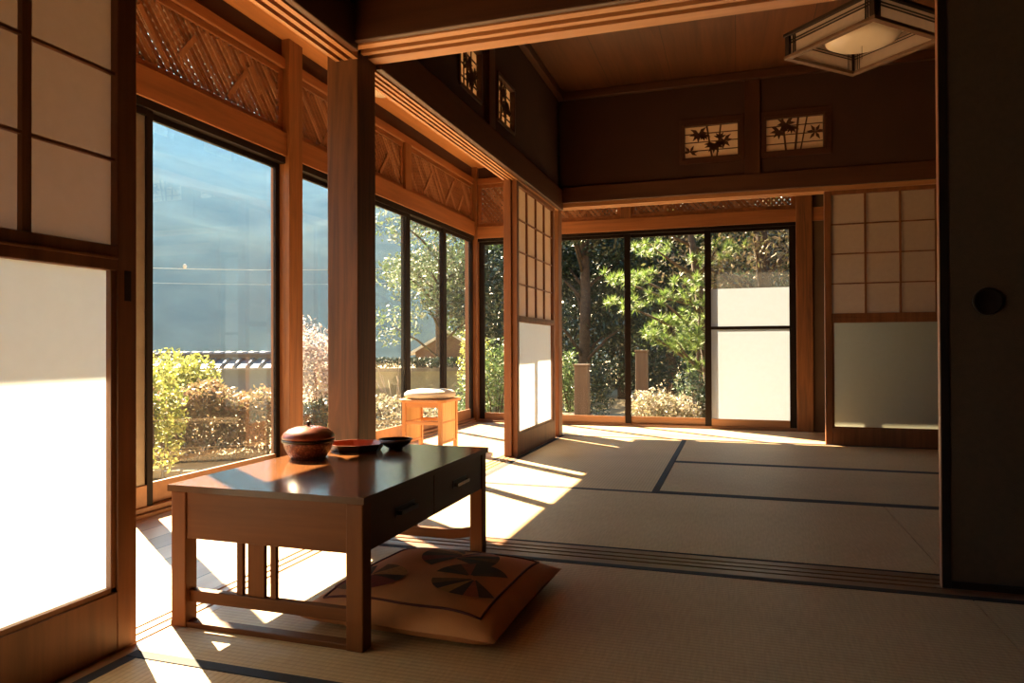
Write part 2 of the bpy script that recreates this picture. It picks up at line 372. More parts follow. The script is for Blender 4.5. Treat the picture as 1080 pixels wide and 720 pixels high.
# ---- thresholds (grooved)
def grooved(name, mat, axis, a0, a1, b0, b1, z0, z1, grooves, gw, depth, side):
    """bar running along axis from a0..a1, cross-section b0..b1 / z0..z1; grooves cut in the top (side=1) or underside (-1)"""
    gs = sorted(grooves); cuts = []; c = b0
    for g in gs: cuts.append((c, g - gw / 2, 0)); cuts.append((g - gw / 2, g + gw / 2, 1)); c = g + gw / 2
    cuts.append((c, b1, 0)); m = MB()
    for p, q, k in cuts:
        zz0, zz1 = (z0, z1 - depth * k) if side > 0 else (z0 + depth * k, z1)
        if axis == 'Y': m.box(p, q, a0, a1, zz0, zz1, k)
        else: m.box(a0, a1, p, q, zz0, zz1, k)
    return struct(m.build(name, [mat, W_NAG_Y if axis == 'Y' else W_NAG_X]))  # groove parts coloured dark: the shade inside them put into the colour
grooved('trim_1', W_SILL_Y, 'Y', YF, YB, XL - 0.125, XL, -0.05, 0.0, [-1.418, -1.384, -1.350], 0.009, 0.006, 1)
grooved('trim_2', W_SILL_X, 'X', XL, XR, YP0, YP1, -0.05, 0.0, [2.285, 2.325, 2.365], 0.012, 0.008, 1)
grooved('trim_3', W_SILL_X, 'X', XL, XR, YB, YB + 0.06, -0.05, -0.002, [YB + 0.03], 0.012, 0.005, 1)
# ---- posts
struct(bx('trim_4', W_BIG, -1.442, -1.314, 2.277, 2.41, -0.05, ZC, bevel=0.004))      # big corner post between the rooms
struct(bx('trim_5', W_POST_Z, -1.43, -1.314, 5.31, 5.42, -0.05, ZC, bevel=0.004))        # back left corner
struct(bx('trim_6', W_POST_Z, -2.42, -2.30, 3.262, 3.385, -0.05, ZE, bevel=0.003))       # glazing posts
struct(bx('trim_7', W_POST_Z, -2.42, -2.30, 6.14, 6.26, -0.05, ZE, bevel=0.003))
struct(bx('trim_8', W_POST_Z, 0.46, 0.582, 6.14, 6.26, -0.05, ZE, bevel=0.003))
struct(bx('trim_9', W_POST_Z, -2.42, -2.30, 0.33, 0.45, -0.05, ZE, bevel=0.003))
struct(bx('trim_10', W_POST_Z, 2.40, 2.52, 6.14, 6.26, -0.05, ZE))
# ---- grooved lintels above the openings
grooved('trim_11', W_KAM_Y, 'Y', YF, YP0 + 0.06, -1.405, XL, ZK, ZK + 0.04, [-1.380, -1.343], 0.019, 0.022, -1)
grooved('trim_37', W_KAM_Y, 'Y', YP1, YB + 0.06, -1.405, XL, ZK, ZK + 0.04, [-1.383, -1.358, -1.333], 0.013, 0.022, -1)
grooved('trim_12', W_KAM_X, 'X', XL, XR, YP0, YP1, ZKX, ZKX + 0.04, [2.283, 2.336], 0.030, 0.032, -1)
grooved('trim_13', W_KAM_X, 'X', XL, XR, YB, YB + 0.11, ZKX, ZKX + 0.04, [YB + 0.035, YB + 0.075], 0.018, 0.012, -1)
struct(bx('trim_14', W_NAG_Y, XL, XL + 0.028, YP1, YB, ZK + 0.006, ZK + 0.165, bevel=0.004))
struct(bx('trim_15', W_NAG_Y, XL, XL + 0.028, YF, YP0, ZK + 0.006, ZK + 0.165, bevel=0.004))
struct(bx('trim_16', W_NAG_X, XL, XR, YP0 - 0.028, YP0, ZKX + 0.004, ZKX + 0.15, bevel=0.004))
struct(bx('trim_17', W_NAG_X, XL, XR, YP1, YP1 + 0.028, ZKX + 0.012, ZKX + 0.15, bevel=0.004))
struct(bx('trim_18', W_NAG_X, XL + 0.028, XR, YB - 0.028, YB, ZKX + 0.03, ZKX + 0.152, bevel=0.004))
# ---- upper walls, with openings for the small shoji transoms
def wall_with_holes(name, mat, axis, a0, a1, c0, c1, z0, z1, holes):
    """wall slab along axis a0..a1, thickness c0..c1; holes = (p0,p1,h0,h1)"""
    m = MB(); xs = sorted({a0, a1, *[h[0] for h in holes], *[h[1] for h in holes]}); zs = sorted({z0, z1, *[h[2] for h in holes], *[h[3] for h in holes]})
    for p, q in zip(xs, xs[1:]):
        for r0, r1 in zip(zs, zs[1:]):
            if any(h[0] <= p and q <= h[1] and h[2] <= r0 and r1 <= h[3] for h in holes): continue
            if axis == 'Y': m.box(c0, c1, p, q, r0, r1)
            else: m.box(p, q, c0, c1, r0, r1)
    return struct(m.build(name, mat))
HB = [(-0.378, 0.031, 2.060, 2.328), (0.190, 0.600, 2.062, 2.328)]
HL = [(3.255, 3.585, 2.00, 2.285), (3.845, 4.175, 2.00, 2.285)]
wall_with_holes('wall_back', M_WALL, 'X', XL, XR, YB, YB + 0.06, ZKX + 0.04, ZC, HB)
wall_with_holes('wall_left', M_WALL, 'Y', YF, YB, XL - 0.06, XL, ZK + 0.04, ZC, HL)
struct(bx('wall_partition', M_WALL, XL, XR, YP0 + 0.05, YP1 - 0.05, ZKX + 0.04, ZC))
struct(bx('wall_right', M_WALLF, XR, XR + 0.1, YF, YW + 0.1, -0.05, ZC))
struct(bx('wall_front', M_WALLF, XW - 0.1, XR + 0.1, YF - 0.1, YF, -0.05, ZC))
struct(bx('wall_left', M_WALLF, XL - 0.12, XL - 0.005, YF, -0.55, 0.0, ZK))
struct(bx('wall_left', M_WALLF, XW - 0.06, XW + 0.02, YF, 0.33, -0.05, ZE))
struct(bx('wall_back', M_WALLF, 0.582, XR, YW - 0.03, YW + 0.03, -0.05, 1.7))
# post and rails on the upper back wall, ceiling cornice
struct(bx('trim_19', W_NAG_Z, 0.060, 0.166, YB - 0.022, YB + 0.01, ZKX + 0.152, ZC, bevel=0.003))
struct(bx('trim_20', W_NAG_Z, XL - 0.01, XL + 0.022, 3.66, 3.76, ZK + 0.165, ZC, bevel=0.003))
struct(bx('trim_21', W_NAG_X, XL, XR, YB - 0.045, YB, ZC - 0.06, ZC, bevel=0.006))
struct(bx('trim_22', W_NAG_Y, XL, XL + 0.045, YP1, YB, ZC - 0.06, ZC, bevel=0.006))
struct(bx('trim_23', W_NAG_X, XL, XR, YP0 - 0.045, YP0 + 0.05, ZC - 0.06, ZC)); struct(bx('trim_24', W_NAG_Y, XL, XL + 0.045, YF, YP0, ZC - 0.06, ZC))
# ceilings and roof
struct(bx('ceiling', W_CEIL, XL - 0.06, XR, YP1 - 0.05, YB + 0.06, ZC, ZC + 0.02)); struct(bx('ceiling', W_CEIL, XL - 0.06, XR, YF, YP1 - 0.05, ZC, ZC + 0.02))
struct(bx('ceiling', W_ENGCEIL, XW - 0.06, XL - 0.06, YF, YW + 0.06, ZE, ZE + 0.03)); struct(bx('ceiling', W_ENGCEIL, XL - 0.06, XR, YB + 0.06, YW + 0.06, ZE, ZE + 0.03))
m = MB(); m.box(-3.05, XR + 0.5, YF - 0.6, YW + 0.75, ZC + 0.12, ZC + 0.22); m.box(-3.05, XW - 0.05, YF - 0.6, YW + 0.75, 2.42, 2.78)
m.box(XW - 0.05, XR + 0.5, YW + 0.05, YW + 0.75, 2.42, 2.78); m.box(XR + 0.1, XR + 0.5, YF - 0.6, YW, 2.42, 2.78)
m.box(XL - 0.06, XL, YF, YB, ZC, ZC + 0.13)
struct(m.build('roof', W_NAG_X))

# ---- glazing wall: lintel beams, transom rails, sills
struct(bx('trim_25', W_LIN_Y, XW - 0.05, XW + 0.045, YF, 6.14, 1.725, 1.855, bevel=0.004))
struct(bx('trim_26', W_LIN_X, XW + 0.045, XR, YW - 0.045, YW + 0.05, 1.70, 1.81, bevel=0.004))
struct(bx('trim_27', W_LIN_Y, XW - 0.04, XW + 0.035, YF, 6.14, 2.205, 2.262, bevel=0.006))
struct(bx('trim_28', W_LIN_X, XW + 0.045, XR, YW - 0.035, YW + 0.04, 2.205, 2.262, bevel=0.006))
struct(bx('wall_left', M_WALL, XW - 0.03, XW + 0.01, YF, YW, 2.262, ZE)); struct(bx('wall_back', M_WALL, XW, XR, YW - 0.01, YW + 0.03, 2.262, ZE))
struct(bx('trim_29', W_SILL_Y, XW - 0.06, XW + 0.05, YF, 6.14, -0.05, 0.012, bevel=0.003)); struct(bx('trim_30', W_SILL_X, XW + 0.05, 0.46, YW - 0.05, YW + 0.06, -0.05, 0.012, bevel=0.003))
struct(bx('trim_31', W_POST_Z, XW - 0.05, XW + 0.04, 4.71, 4.81, 1.855, 2.205, bevel=0.003))
struct(bx('trim_33', W_POST_Z, -0.965, -0.875, YW - 0.04, YW + 0.05, 1.81, 2.205, bevel=0.003))
struct(bx('wall_left', M_WALLF, XW - 0.05, XW + 0.02, YF, 0.33, 0.0, 1.725))
struct(bx('wall_foundation', M_STONE, XW - 0.05, XW + 0.02, YF, YW, -0.6, -0.05)); struct(bx('wall_foundation', M_STONE, XW, XR, YW - 0.02, YW + 0.05, -0.6, -0.05))

def window(name, axis, c, spans, z0, z1, fmat, railmat, bot, film=None, glass=None, stile=0.032):
    """sliding sashes: spans along axis; alternate planes 20 mm apart"""
    w = empty(name, (0, 0, 0)); w['kind'] = 'structure'
    def bb(nm, mat, a0, a1, d0, d1, q0, q1, par, bev=0.002):
        if axis == 'Y': return bx(nm, mat, c + d0, c + d1, a0, a1, q0, q1, par, bev)
        return bx(nm, mat, a0, a1, c + d0, c + d1, q0, q1, par, bev)
    A0, A1 = spans[0][0], spans[-1][1]
    bb('head_track', fmat, A0, A1, -0.035, 0.035, z1, z1 + 0.045, w)
    bb('sill_track', railmat, A0, A1, -0.035, 0.035, z0 - 0.02, z0, w)
    for i, (a, b) in enumerate(spans):
        d = -0.012 if i % 2 == 0 else 0.012
        if axis == 'X': d = -d
        s = bb('sash', fmat, a, a + stile, d - 0.01, d + 0.01, z0, z1, w)
        for (p, q, r0, r1, mt) in ((b - stile, b, z0, z1, fmat), (a + stile, b - stile, z1 - 0.028, z1, fmat), (a + stile, b - stile, z0, z0 + bot, railmat)):
            o = bb('sash_rail', mt, p, q, d - 0.0095, d + 0.0095, r0, r1, s)
        bb('glass', M_GLASSG if (film and film[0] == i) else (glass or M_GLASS), a + stile, b - stile, d - 0.002, d + 0.002, z0 + bot, z1 - 0.028, s, 0)
        if film and film[0] == i:
            zt, zb0, zb1 = film[1:]
            bb('sash_rail', fmat, a + stile, b - stile, d - 0.0095, d + 0.0095, zb0, zb1, s)
            for (r0, r1) in ((z0 + bot, zb0), (zb1, zt)):
                f = MB()
                y = c + d - 0.004
                f.quad((a + stile, y, r0), (b - stile, y, r0), (b - stile, y, r1), (a + stile, y, r1))
                o = f.build('window_film', M_FILM, s); o['label'] = 'white frosted privacy film'
    return w
window('window_1', 'Y', XW, [(0.45, 1.42), (1.39, 2.367), (2.335, 3.262)], 0.035, 1.688, W_SASH, W_SASHB, 0.088)
window('window_2', 'Y', XW, [(3.385, 4.12), (4.055, 4.822), (4.748, 5.522), (5.448, 6.14)], 0.035, 1.688, W_SASH, W_SASHB, 0.088, stile=0.066)
window('window_3', 'X', YW, [(-2.30, -1.555), (-1.61, -0.884), (-0.942, -0.205), (-0.260, 0.46)], 0.020, 1.672, W_SASH, W_SASHB, 0.06, film=(3, 1.172, 0.830, 0.856), glass=M_GLASS2, stile=0.052)
struct(bx('trim_34', M_ALU, XW + 0.004, XW + 0.012, 2.262, 2.334, 0.035, 1.66, bevel=0.002))

# ---- carved lattice transoms above the glazing
def lattice_transom(axis, c, a0, a1, z0, z1, label, seed, strips):
    rr = rng(seed)
    fw_ = 0.035
    t = empty('lattice_transom', (c, (a0 + a1) / 2, z0) if axis == 'Y' else ((a0 + a1) / 2, c, z0))
    tag(t, label, 'transom panel', 'carved lattice transoms over the veranda glazing')
    def P(a, d, z): return (d, a - (a0 + a1) / 2, z - z0) if axis == 'Y' else (a - (a0 + a1) / 2, d, z - z0)
    s = -1 if axis == 'X' else 1        # room side
    m = MB()
    up_ = (1, 0, 0) if axis == 'Y' else (0, 1, 0)
    for (p, q) in (((a0, z0 + fw_ / 2), (a1, z0 + fw_ / 2)), ((a0, z1 - fw_ / 2), (a1, z1 - fw_ / 2)), ((a0 + fw_ / 2, z0 + fw_), (a0 + fw_ / 2, z1 - fw_)), ((a1 - fw_ / 2, z0 + fw_), (a1 - fw_ / 2, z1 - fw_))):
        m.bar(P(p[0], 0, p[1]), P(q[0], 0, q[1]), fw_, 0.04, up_)
    m.build('panel_frame', W_LIN_Y, t, 0.003)
    b0, b1, y0, y1 = a0 + fw_, a1 - fw_, z0 + fw_, z1 - fw_
    def clip(p, dvec):
        ts = [-9, 9]
        for o_, d_, lo, hi in ((p[0], dvec[0], b0, b1), (p[1], dvec[1], y0, y1)):
            if abs(d_) < 1e-9: continue
            t0, t1 = sorted(((lo - o_) / d_, (hi - o_) / d_)); ts = [max(ts[0], t0), min(ts[1], t1)]
        return ts if ts[1] - ts[0] > 0.02 else None
    m = MB(); k = 0; sp = 0.031
    cx, cz = (b0 + b1) / 2, (y0 + y1) / 2; ext = (b1 - b0) + (y1 - y0)
    for ang, dd in ((R(48), -0.007), (R(-48), 0.007)):
        dv = (math.cos(ang), math.sin(ang)); nv = (-dv[1], dv[0]); n = int(ext / sp)
        for i in range(-n, n):
            p = (cx + nv[0] * i * sp, cz + nv[1] * i * sp); ts = clip(p, dv)
            if ts: m.bar(P(p[0] + dv[0] * ts[0], dd * s, p[1] + dv[1] * ts[0]), P(p[0] + dv[0] * ts[1], dd * s, p[1] + dv[1] * ts[1]), 0.0215 + rr.uniform(-.004, .004), 0.008, up_, mi=(rr.random() < 0.4) * 1)
    m.build('woven_lattice', [W_LATT, W_LATT2], t)
    for (u, v, ln, ang) in strips:
        m = MB(); p = (b0 + u * (b1 - b0), y0 + v * (y1 - y0)); dv = (math.cos(R(ang)), math.sin(R(ang)))
        ts = clip(p, dv); t0, t1 = max(ts[0], -ln / 2), min(ts[1], ln / 2)
        m.bar(P(p[0] + dv[0] * t0, 0.016 * s, p[1] + dv[1] * t0), P(p[0] + dv[0] * t1, 0.016 * s, p[1] + dv[1] * t1), 0.026, 0.006, up_)
        o = m.build('flat_strip', W_LATT2, t); o['label'] = 'pale flat bamboo strip'
    return t
S1 = [(0.60, 0.78, 0.2, -52), (0.69, 0.42, 0.26, -52), (0.76, 0.55, 0.16, 52), (0.88, 0.35, 0.22, 52), (0.36, 0.55, 0.2, -52), (0.5, 0.3, 0.16, -52), (0.2, 0.5, 0.22, 52), (0.42, 0.85, 0.14, -52)]
S2 = [(0.25, 0.4, 0.24, 52), (0.6, 0.45, 0.3, 52), (0.8, 0.3, 0.2, 52), (0.45, 0.7, 0.2, 52)]
lattice_transom('Y', XW, 0.45, 3.262, 1.855, 2.205, 'long woven lattice transom over the largest glass pane, left of the brown window post', 3, S1 + [(0.93, 0.6, .14, -52)])
lattice_transom('Y', XW, 3.385, 4.71, 1.855, 2.205, 'woven lattice transom partly hidden behind the thick cedar post', 4, S2)
lattice_transom('Y', XW, 4.81, 6.14, 1.855, 2.205, 'woven lattice transom over the veranda windows, last before the far corner', 5, S2[:3])
lattice_transom('X', YW, -2.30, -0.965, 1.81, 2.205, 'woven lattice transom over the far veranda windows, starting at the corner post', 6, S2)
lattice_transom('X', YW, -0.875, 0.46, 1.81, 2.205, 'woven lattice transom over the far veranda window with frosted film', 7, S2)
struct(bx('wall_back', M_WALLF, 0.46, XR, YW - 0.02, YW + 0.03, 1.81, 2.205))
struct(bx('wall_left', M_WALLF, XW - 0.03, XW + 0.02, YF, 0.45, 1.855, 2.205))

# ------------------------------------------------------------------ shoji
def shoji(axis, c, a0, a1, label, cols=4, stile=0.045, zt=ZK + 0.008, zlow=(0.118, 0.85), zmid=0.92, rows=4, group=None, side=1, lower=None, paper=None, kv=0.013, kh=0.0085):
    """sliding screen: paper lattice above, frosted pane below. side: +1 when the room is on the + side of c"""
    aw = a1 - a0
    t = empty('shoji_screen', (c, a0, 0) if axis == 'Y' else (a0, c, 0)); tag(t, label, 'sliding screen', group)
    def bb(m, p, q, d0, d1, z0, z1):
        d0, d1 = sorted((d0 * side, d1 * side))
        if axis == 'Y': m.box(d0, d1, p, q, z0, z1)
        else: m.box(p, q, d0, d1, z0, z1)
    th = 0.016
    for (p, q) in ((0, stile), (aw - stile, aw)):
        m = MB(); bb(m, p, q, -th, th, 0.0, zt); m.build('stile', W_SHOJI, t, 0.002)
    zb0, zb1 = zlow
    for nm, z0, z1, d in (('bottom_rail', 0.0, zb0, th), ('middle_rail', zb1, zmid, th), ('top_rail', zt - 0.035, zt, th)):
        m = MB(); bb(m, stile, aw - stile, -th * 0.95, d * 0.95, z0, z1)
        if nm == 'middle_rail': bb(m, stile, aw - stile, 0, th * 1.2, (z0 + z1) / 2 - 0.004, (z0 + z1) / 2 + 0.004)
        m.build(nm, W_SHOJI, t, 0.002)
    m = MB(); bb(m, stile, stile + 0.014, -0.004, 0.011, zb0, zb1); bb(m, aw - stile - 0.014, aw - stile, -0.004, 0.011, zb0, zb1); bb(m, stile, aw - stile, -0.004, 0.011, zb0, zb0 + 0.012)
    m.build('pane_bead', W_SHOJI, t, 0.001)
    m = MB(); zu = zt - 0.035
    for i in range(1, cols):
        a = stile + (aw - 2 * stile) * i / cols; bb(m, a - kv / 2, a + kv / 2, -0.004, 0.009, zmid, zu)
    for j in range(1, rows):
        z = zmid + (zu - zmid) * j / rows; bb(m, stile, aw - stile, -0.003, 0.0075, z - kh / 2, z + kh / 2)
    m.build('lattice', W_SHOJI, t)
    def pl(nm, mat, z0, z1, d):
        m = MB(); d = d * side
        if axis == 'Y': m.quad((d, stile, z0), (d, aw - stile, z0), (d, aw - stile, z1), (d, stile, z1))
        else: m.quad((stile, d, z0), (aw - stile, d, z0), (aw - stile, d, z1), (stile, d, z1))
        return m.build(nm, mat, t)
    o = pl('paper', paper or M_PAPER, zmid, zu, -0.005); o['label'] = 'cream shoji paper'
    o = pl('frosted_pane', lower or M_FROST, zb0, zb1, -0.006); o['label'] = 'white frosted glass pane'
    return t
s1 = shoji('Y', -1.366, 0.362, 1.317, 'large dark framed shoji screen at the left edge, nearest the camera', stile=0.053, zlow=(0.135, 0.868), zmid=0.925, group='sliding shoji screens', paper=M_PAPERDIM, kv=0.020, kh=0.007)
m = MB(); m.box(0.0155, 0.0175, 0.920, 0.938, 0.80, 0.87); o = m.build('finger_pull', M_BLACK, s1); o['label'] = 'small black finger pull'
shoji('Y', -1.331, -0.56, 0.393, 'shoji screen behind the camera next to the large near one', group='sliding shoji screens')
shoji('Y', -1.336, 4.245, 5.215, 'narrow looking shoji screen standing by the back left corner post', cols=4, zlow=(0.138, 0.85), zmid=0.89, rows=4, group='sliding shoji screens')
struct(bx('trim_36', W_SHOJI, -1.402, -1.3525, 4.222, 4.266, 0.0, ZK + 0.008, bevel=0.003))
shoji('X', YB + 0.035, 0.587, 1.54, 'shoji screen at the back right, half hidden by the dark sliding door', cols=4, stile=0.045, zt=ZKX + 0.008, zlow=(0.115, 0.85), zmid=0.915, side=-1, lower=M_OBSC, group='sliding shoji screens')
shoji('X', YB + 0.075, 1.50, 2.47, 'shoji screen right of the back right one, behind the dark sliding door', cols=4, zt=ZKX + 0.008, zlow=(0.115, 0.85), zmid=0.915, side=-1, lower=M_OBSC, group='sliding shoji screens')

# ------------------------------------------------------------------ fusuma
def fusuma(x0, x1, y, label):
    t = empty('fusuma_door', (x0, y, 0)); tag(t, label, 'sliding door', 'dark fusuma doors on the right')
    w = x1 - x0; H = ZKX + 0.01
    m = MB(); m.box(0.022, w - 0.022, -0.009, 0.009, 0.022, H - 0.022); m.build('door_panel', M_FUSUMA, t)
    for (p, q, r0, r1) in ((0, 0.022, 0, H), (w - 0.022, w, 0, H), (0.022, w - 0.022, 0, 0.022), (0.022, w - 0.022, H - 0.022, H)):
        m = MB(); m.box(p, q, -0.0115, 0.0115, r0, r1); m.build('door_frame', M_BLACK, t, 0.0015)
    m = MB(); m.box(-0.002, 0.0, -0.0115, 0.0115, 0, H); o = m.build('edge_strip', M_FUSEDGE, t); o['label'] = 'reddish wooden edge strip'
    m = MB(); m.lathe([(0.0, 0.0), (0.026, 0.001), (0.031, 0.004), (0.037, 0.005), (0.039, 0.0)], 40); o = m.build('round_pull', M_BLACK, t)
    o.rotation_euler = (R(90), 0, 0); o.location = (0.118, -0.0092, 0.813); o['label'] = 'round black recessed door pull'
    return t
fusuma(0.553, 1.53, 2.302, 'dark brown sliding door with a round black pull at the right edge')
fusuma(1.50, 2.48, 2.345, 'dark sliding door behind the right hand one, outside the photo')

# ------------------------------------------------------------------ small transom shoji with bamboo silhouettes
def bamboo_transom(axis, c, a0, a1, z0, z1, stalks, leaves, label, rows=4, flip=1, outer=0.085):
    t = empty('bamboo_transom', (c, (a0 + a1) / 2, z0) if axis == 'Y' else ((a0 + a1) / 2, c, z0)); tag(t, label, 'transom window', 'bamboo transom windows')
    w = a1 - a0; h = z1 - z0; s = 1 if axis == 'Y' else -1
    def P(u, d, v): return (d * s, (u - 0.5) * w * flip, v * h) if axis == 'Y' else ((u - 0.5) * w, d * s, v * h)
    up_ = (1, 0, 0) if axis == 'Y' else (0, 1, 0)
    f = 0.020
    m = MB()
    for (p, q) in (((-0.0, 0), (1.0, 0)), ((0, 1), (1, 1)), ((0, 0), (0, 1)), ((1, 0), (1, 1))):
        m.bar(P(p[0], 0.008, p[1]), P(q[0], 0.008, q[1]), f, 0.034, up_)
    m.build('panel_frame', W_NAG_Z, t, 0.002)
    m = MB()
    for j in range(1, rows): m.bar(P(0, 0, j / rows), P(1, 0, j / rows), 0.006, 0.006, up_)
    if axis == 'Y':
        for j in (1, 2): m.bar(P(j / 3, 0, 0), P(j / 3, 0, 1), 0.006, 0.006, up_)
    m.build('lattice', W_NAG_X, t)
    m = MB(); m.quad(P(0, -0.006, 0), P(1, -0.006, 0), P(1, -0.006, 1), P(0, -0.006, 1)); o = m.build('paper', M_PAPERB, t); o['label'] = 'cream paper'
    for (u0, v0, u1, v1, wd) in stalks:
        m = MB(); m.bar(P(u0, 0.007, v0), P(u1, 0.007, v1), wd, 0.005, up_); o = m.build('bamboo_stalk', W_NAG_Z, t)
    for (u, v, sz, angs) in leaves:
        m = MB()
        for a in angs:
            sz = sz * 1.0; dx, dz = math.cos(R(a)) * sz * 0.92 / w, math.sin(R(a)) * sz * 0.92 / h
            nx, nz = -math.sin(R(a)) * sz * 0.17 / w, math.cos(R(a)) * sz * 0.17 / h
            pts = [(u, v), (u + dx * 0.45 + nx, v + dz * 0.45 + nz), (u + dx, v + dz), (u + dx * 0.45 - nx, v + dz * 0.45 - nz)]
            vs = [P(p[0], 0.005, p[1]) for p in pts] + [P(p[0], 0.010, p[1]) for p in pts]
            m.add(vs, [(0, 1, 2, 3), (7, 6, 5, 4), (0, 4, 5, 1), (1, 5, 6, 2), (2, 6, 7, 3), (3, 7, 4, 0)])
        m.build('bamboo_leaves', W_NAG_X, t)
    return t
FAN = (200, 235, 265, 295, 330); FANU = (20, 55, 90, 130, 160); STAR = (0, 40, 150, 190, 230, 265, 310)
ZT0, ZT1 = 2.070, 2.320
bamboo_transom('X', YB + 0.02, -0.370, 0.022, ZT0, ZT1, [(0.52, 0.0, 0.42, 1.0, 0.013), (0.60, 0.0, 0.68, 1.0, 0.012)],
    [(0.28, 0.75, 0.075, STAR), (0.38, 0.72, 0.055, FAN), (0.56, 0.42, 0.08, FAN + (180, 0)), (0.73, 0.50, 0.07, STAR), (0.66, 0.58, 0.05, FANU), (0.12, 0.22, 0.06, (0, 60, 130, 180, 330))],
    'small backlit bamboo transom left of the upper wall post on the back wall')
bamboo_transom('X', YB + 0.02, 0.198, 0.592, ZT0, ZT1, [(0.36, 0.0, 0.30, 1.0, 0.013), (0.51, 0.0, 0.57, 1.0, 0.014), (0.60, 0.0, 0.72, 1.0, 0.010)],
    [(0.25, 0.62, 0.07, STAR), (0.36, 0.82, 0.07, STAR), (0.46, 0.72, 0.06, FAN), (0.85, 0.50, 0.065, (10, 60, 120, 170, 230, 300))],
    'small backlit bamboo transom right of the upper wall post on the back wall')
bamboo_transom('Y', XL - 0.015, 3.262, 3.578, 2.008, 2.278, [(0.45, 0.0, 0.40, 0.75, 0.016), (0.62, 0.0, 0.78, 0.6, 0.014)],
    [(0.45, 0.60, 0.075, STAR), (0.55, 0.40, 0.08, FAN), (0.72, 0.45, 0.07, STAR)], 'bamboo transom high on the left wall, nearer the camera, cut by the lintel')
bamboo_transom('Y', XL - 0.015, 3.852, 4.168, 2.008, 2.278, [(0.30, 0.0, 0.36, 1.0, 0.016), (0.55, 0.0, 0.50, 1.0, 0.014)],
    [(0.40, 0.80, 0.08, STAR), (0.62, 0.62, 0.075, FAN), (0.5, 0.45, 0.07, STAR), (0.75, 0.35, 0.06, FANU)], 'bamboo transom high on the left wall, the farther of the two')
for (a0, a1, z0, z1) in ((-0.40, 0.055, 2.045, 2.35), (0.171, 0.635, 2.045, 2.35)):
    m = MB()
    m.box(a0, a1, YB - 0.008, YB + 0.03, z0 - 0.012, z0 + 0.018); m.box(a0, a1, YB - 0.008, YB + 0.03, z1 - 0.025, z1 + 0.012); m.box(a0, a0 + 0.024, YB - 0.008, YB + 0.03, z0 + 0.018, z1 - 0.025); m.box(a1 - 0.03, a1, YB - 0.008, YB + 0.03, z0 + 0.018, z1 - 0.025)
    struct(m.build('trim_35', W_NAG_X))

# ------------------------------------------------------------------ square lantern
def lantern():
    S = 0.245; z0, z1 = 0.0, 0.104
    t = empty('ceiling_lantern', (0.612, 3.925, 2.195), R(44)); tag(t, 'square unlit paper lantern hanging from the ceiling near the dark sliding door', 'ceiling lamp')
    m = MB()
    for s in (-1, 1):
        m.box(-S - 0.018, S + 0.018, *sorted((s * (S + 0.018), s * (S - 0.012))), z0 - 0.014, z0 + 0.004)
        m.box(*sorted((s * (S + 0.018), s * (S - 0.012))), -S + 0.012, S - 0.012, z0 - 0.014, z0 + 0.004)
    m.build('bottom_rim', M_LAMPB, t, 0.002)
    m = MB()
    m.box(-S - 0.02, S + 0.02, -S - 0.02, S + 0.02, z1, z1 + 0.016); m.build('top_board', M_LAMPF, t, 0.002)
    for sx in (-1, 1):
        for sy in (-1, 1):
            m = MB(); m.box(sx * S - 0.013, sx * S + 0.013, sy * S - 0.013, sy * S + 0.013, z0 + 0.004, z1); m.build('corner_post', M_LAMPF, t)
    for k in range(4):
        m = MB(); mk = MB()
        m.quad((-S, S - 0.002, z0 + 0.004), (S, S - 0.002, z0 + 0.004), (S, S - 0.002, z1), (-S, S - 0.002, z1))
        p = m.build('paper_side', M_LAMPP, t); p.rotation_euler = (0, 0, k * PI / 2)
        for z in (z1 - 0.022, z1 - 0.036): mk.box(-S, S, S - 0.003, S + 0.004, z - 0.0025, z + 0.0025)
        for a in (-S + 0.03, -S + 0.042, S - 0.03, S - 0.042): mk.box(a - 0.002, a + 0.002, S - 0.003, S + 0.004, z0 + 0.004, z1)
        g = mk.build('lattice', M_LAMPF, p); g.parent = p
    m = MB(); m.lathe([(0.0, 0.014), (0.08, 0.016), (0.14, 0.024), (0.172, 0.042), (0.176, 0.065), (0.15, 0.1005)], 40); m.build('dome_shade', M_DOME, t)
    m = MB(); m.box(-S + 0.013, S - 0.013, -S + 0.013, S - 0.013, z1 - 0.0035, z1 - 0.0005); m.build('reflection_plate', M_LAMPR, t)  # added plate; its pale colour stands for a reflection in the bottom glass
    m = MB(); m.tube([(0, 0, z1 + 0.016), (0, 0, ZC - 2.195 - 0.03)], 0.006, 8); m.lathe([(0.045, ZC - 2.195 - 0.03), (0.05, ZC - 2.195 - 0.0005)], 24); m.build('cord', M_BLACK, t)
    m = MB(); m.tube([(0.012, 0.012, 0.024), (0.012, 0.012, -0.05)], 0.0012, 6); m.build('pull_cord', M_LAMPB, t)
lantern()
# round ceiling light of the veranda
t = empty('veranda_lamp', (-2.13, 3.98, ZE)); tag(t, 'small round cream lamp on the veranda ceiling beside the thick cedar post', 'ceiling lamp')
m = MB(); m.lathe([(0.0, -0.085), (0.06, -0.08), (0.105, -0.06), (0.125, -0.025), (0.125, -0.012)], 32); m.build('shade', M_DOME, t)
m = MB(); m.lathe([(0.132, -0.012), (0.132, 0.0)], 32); m.build('base_ring', M_LAMPB, t)

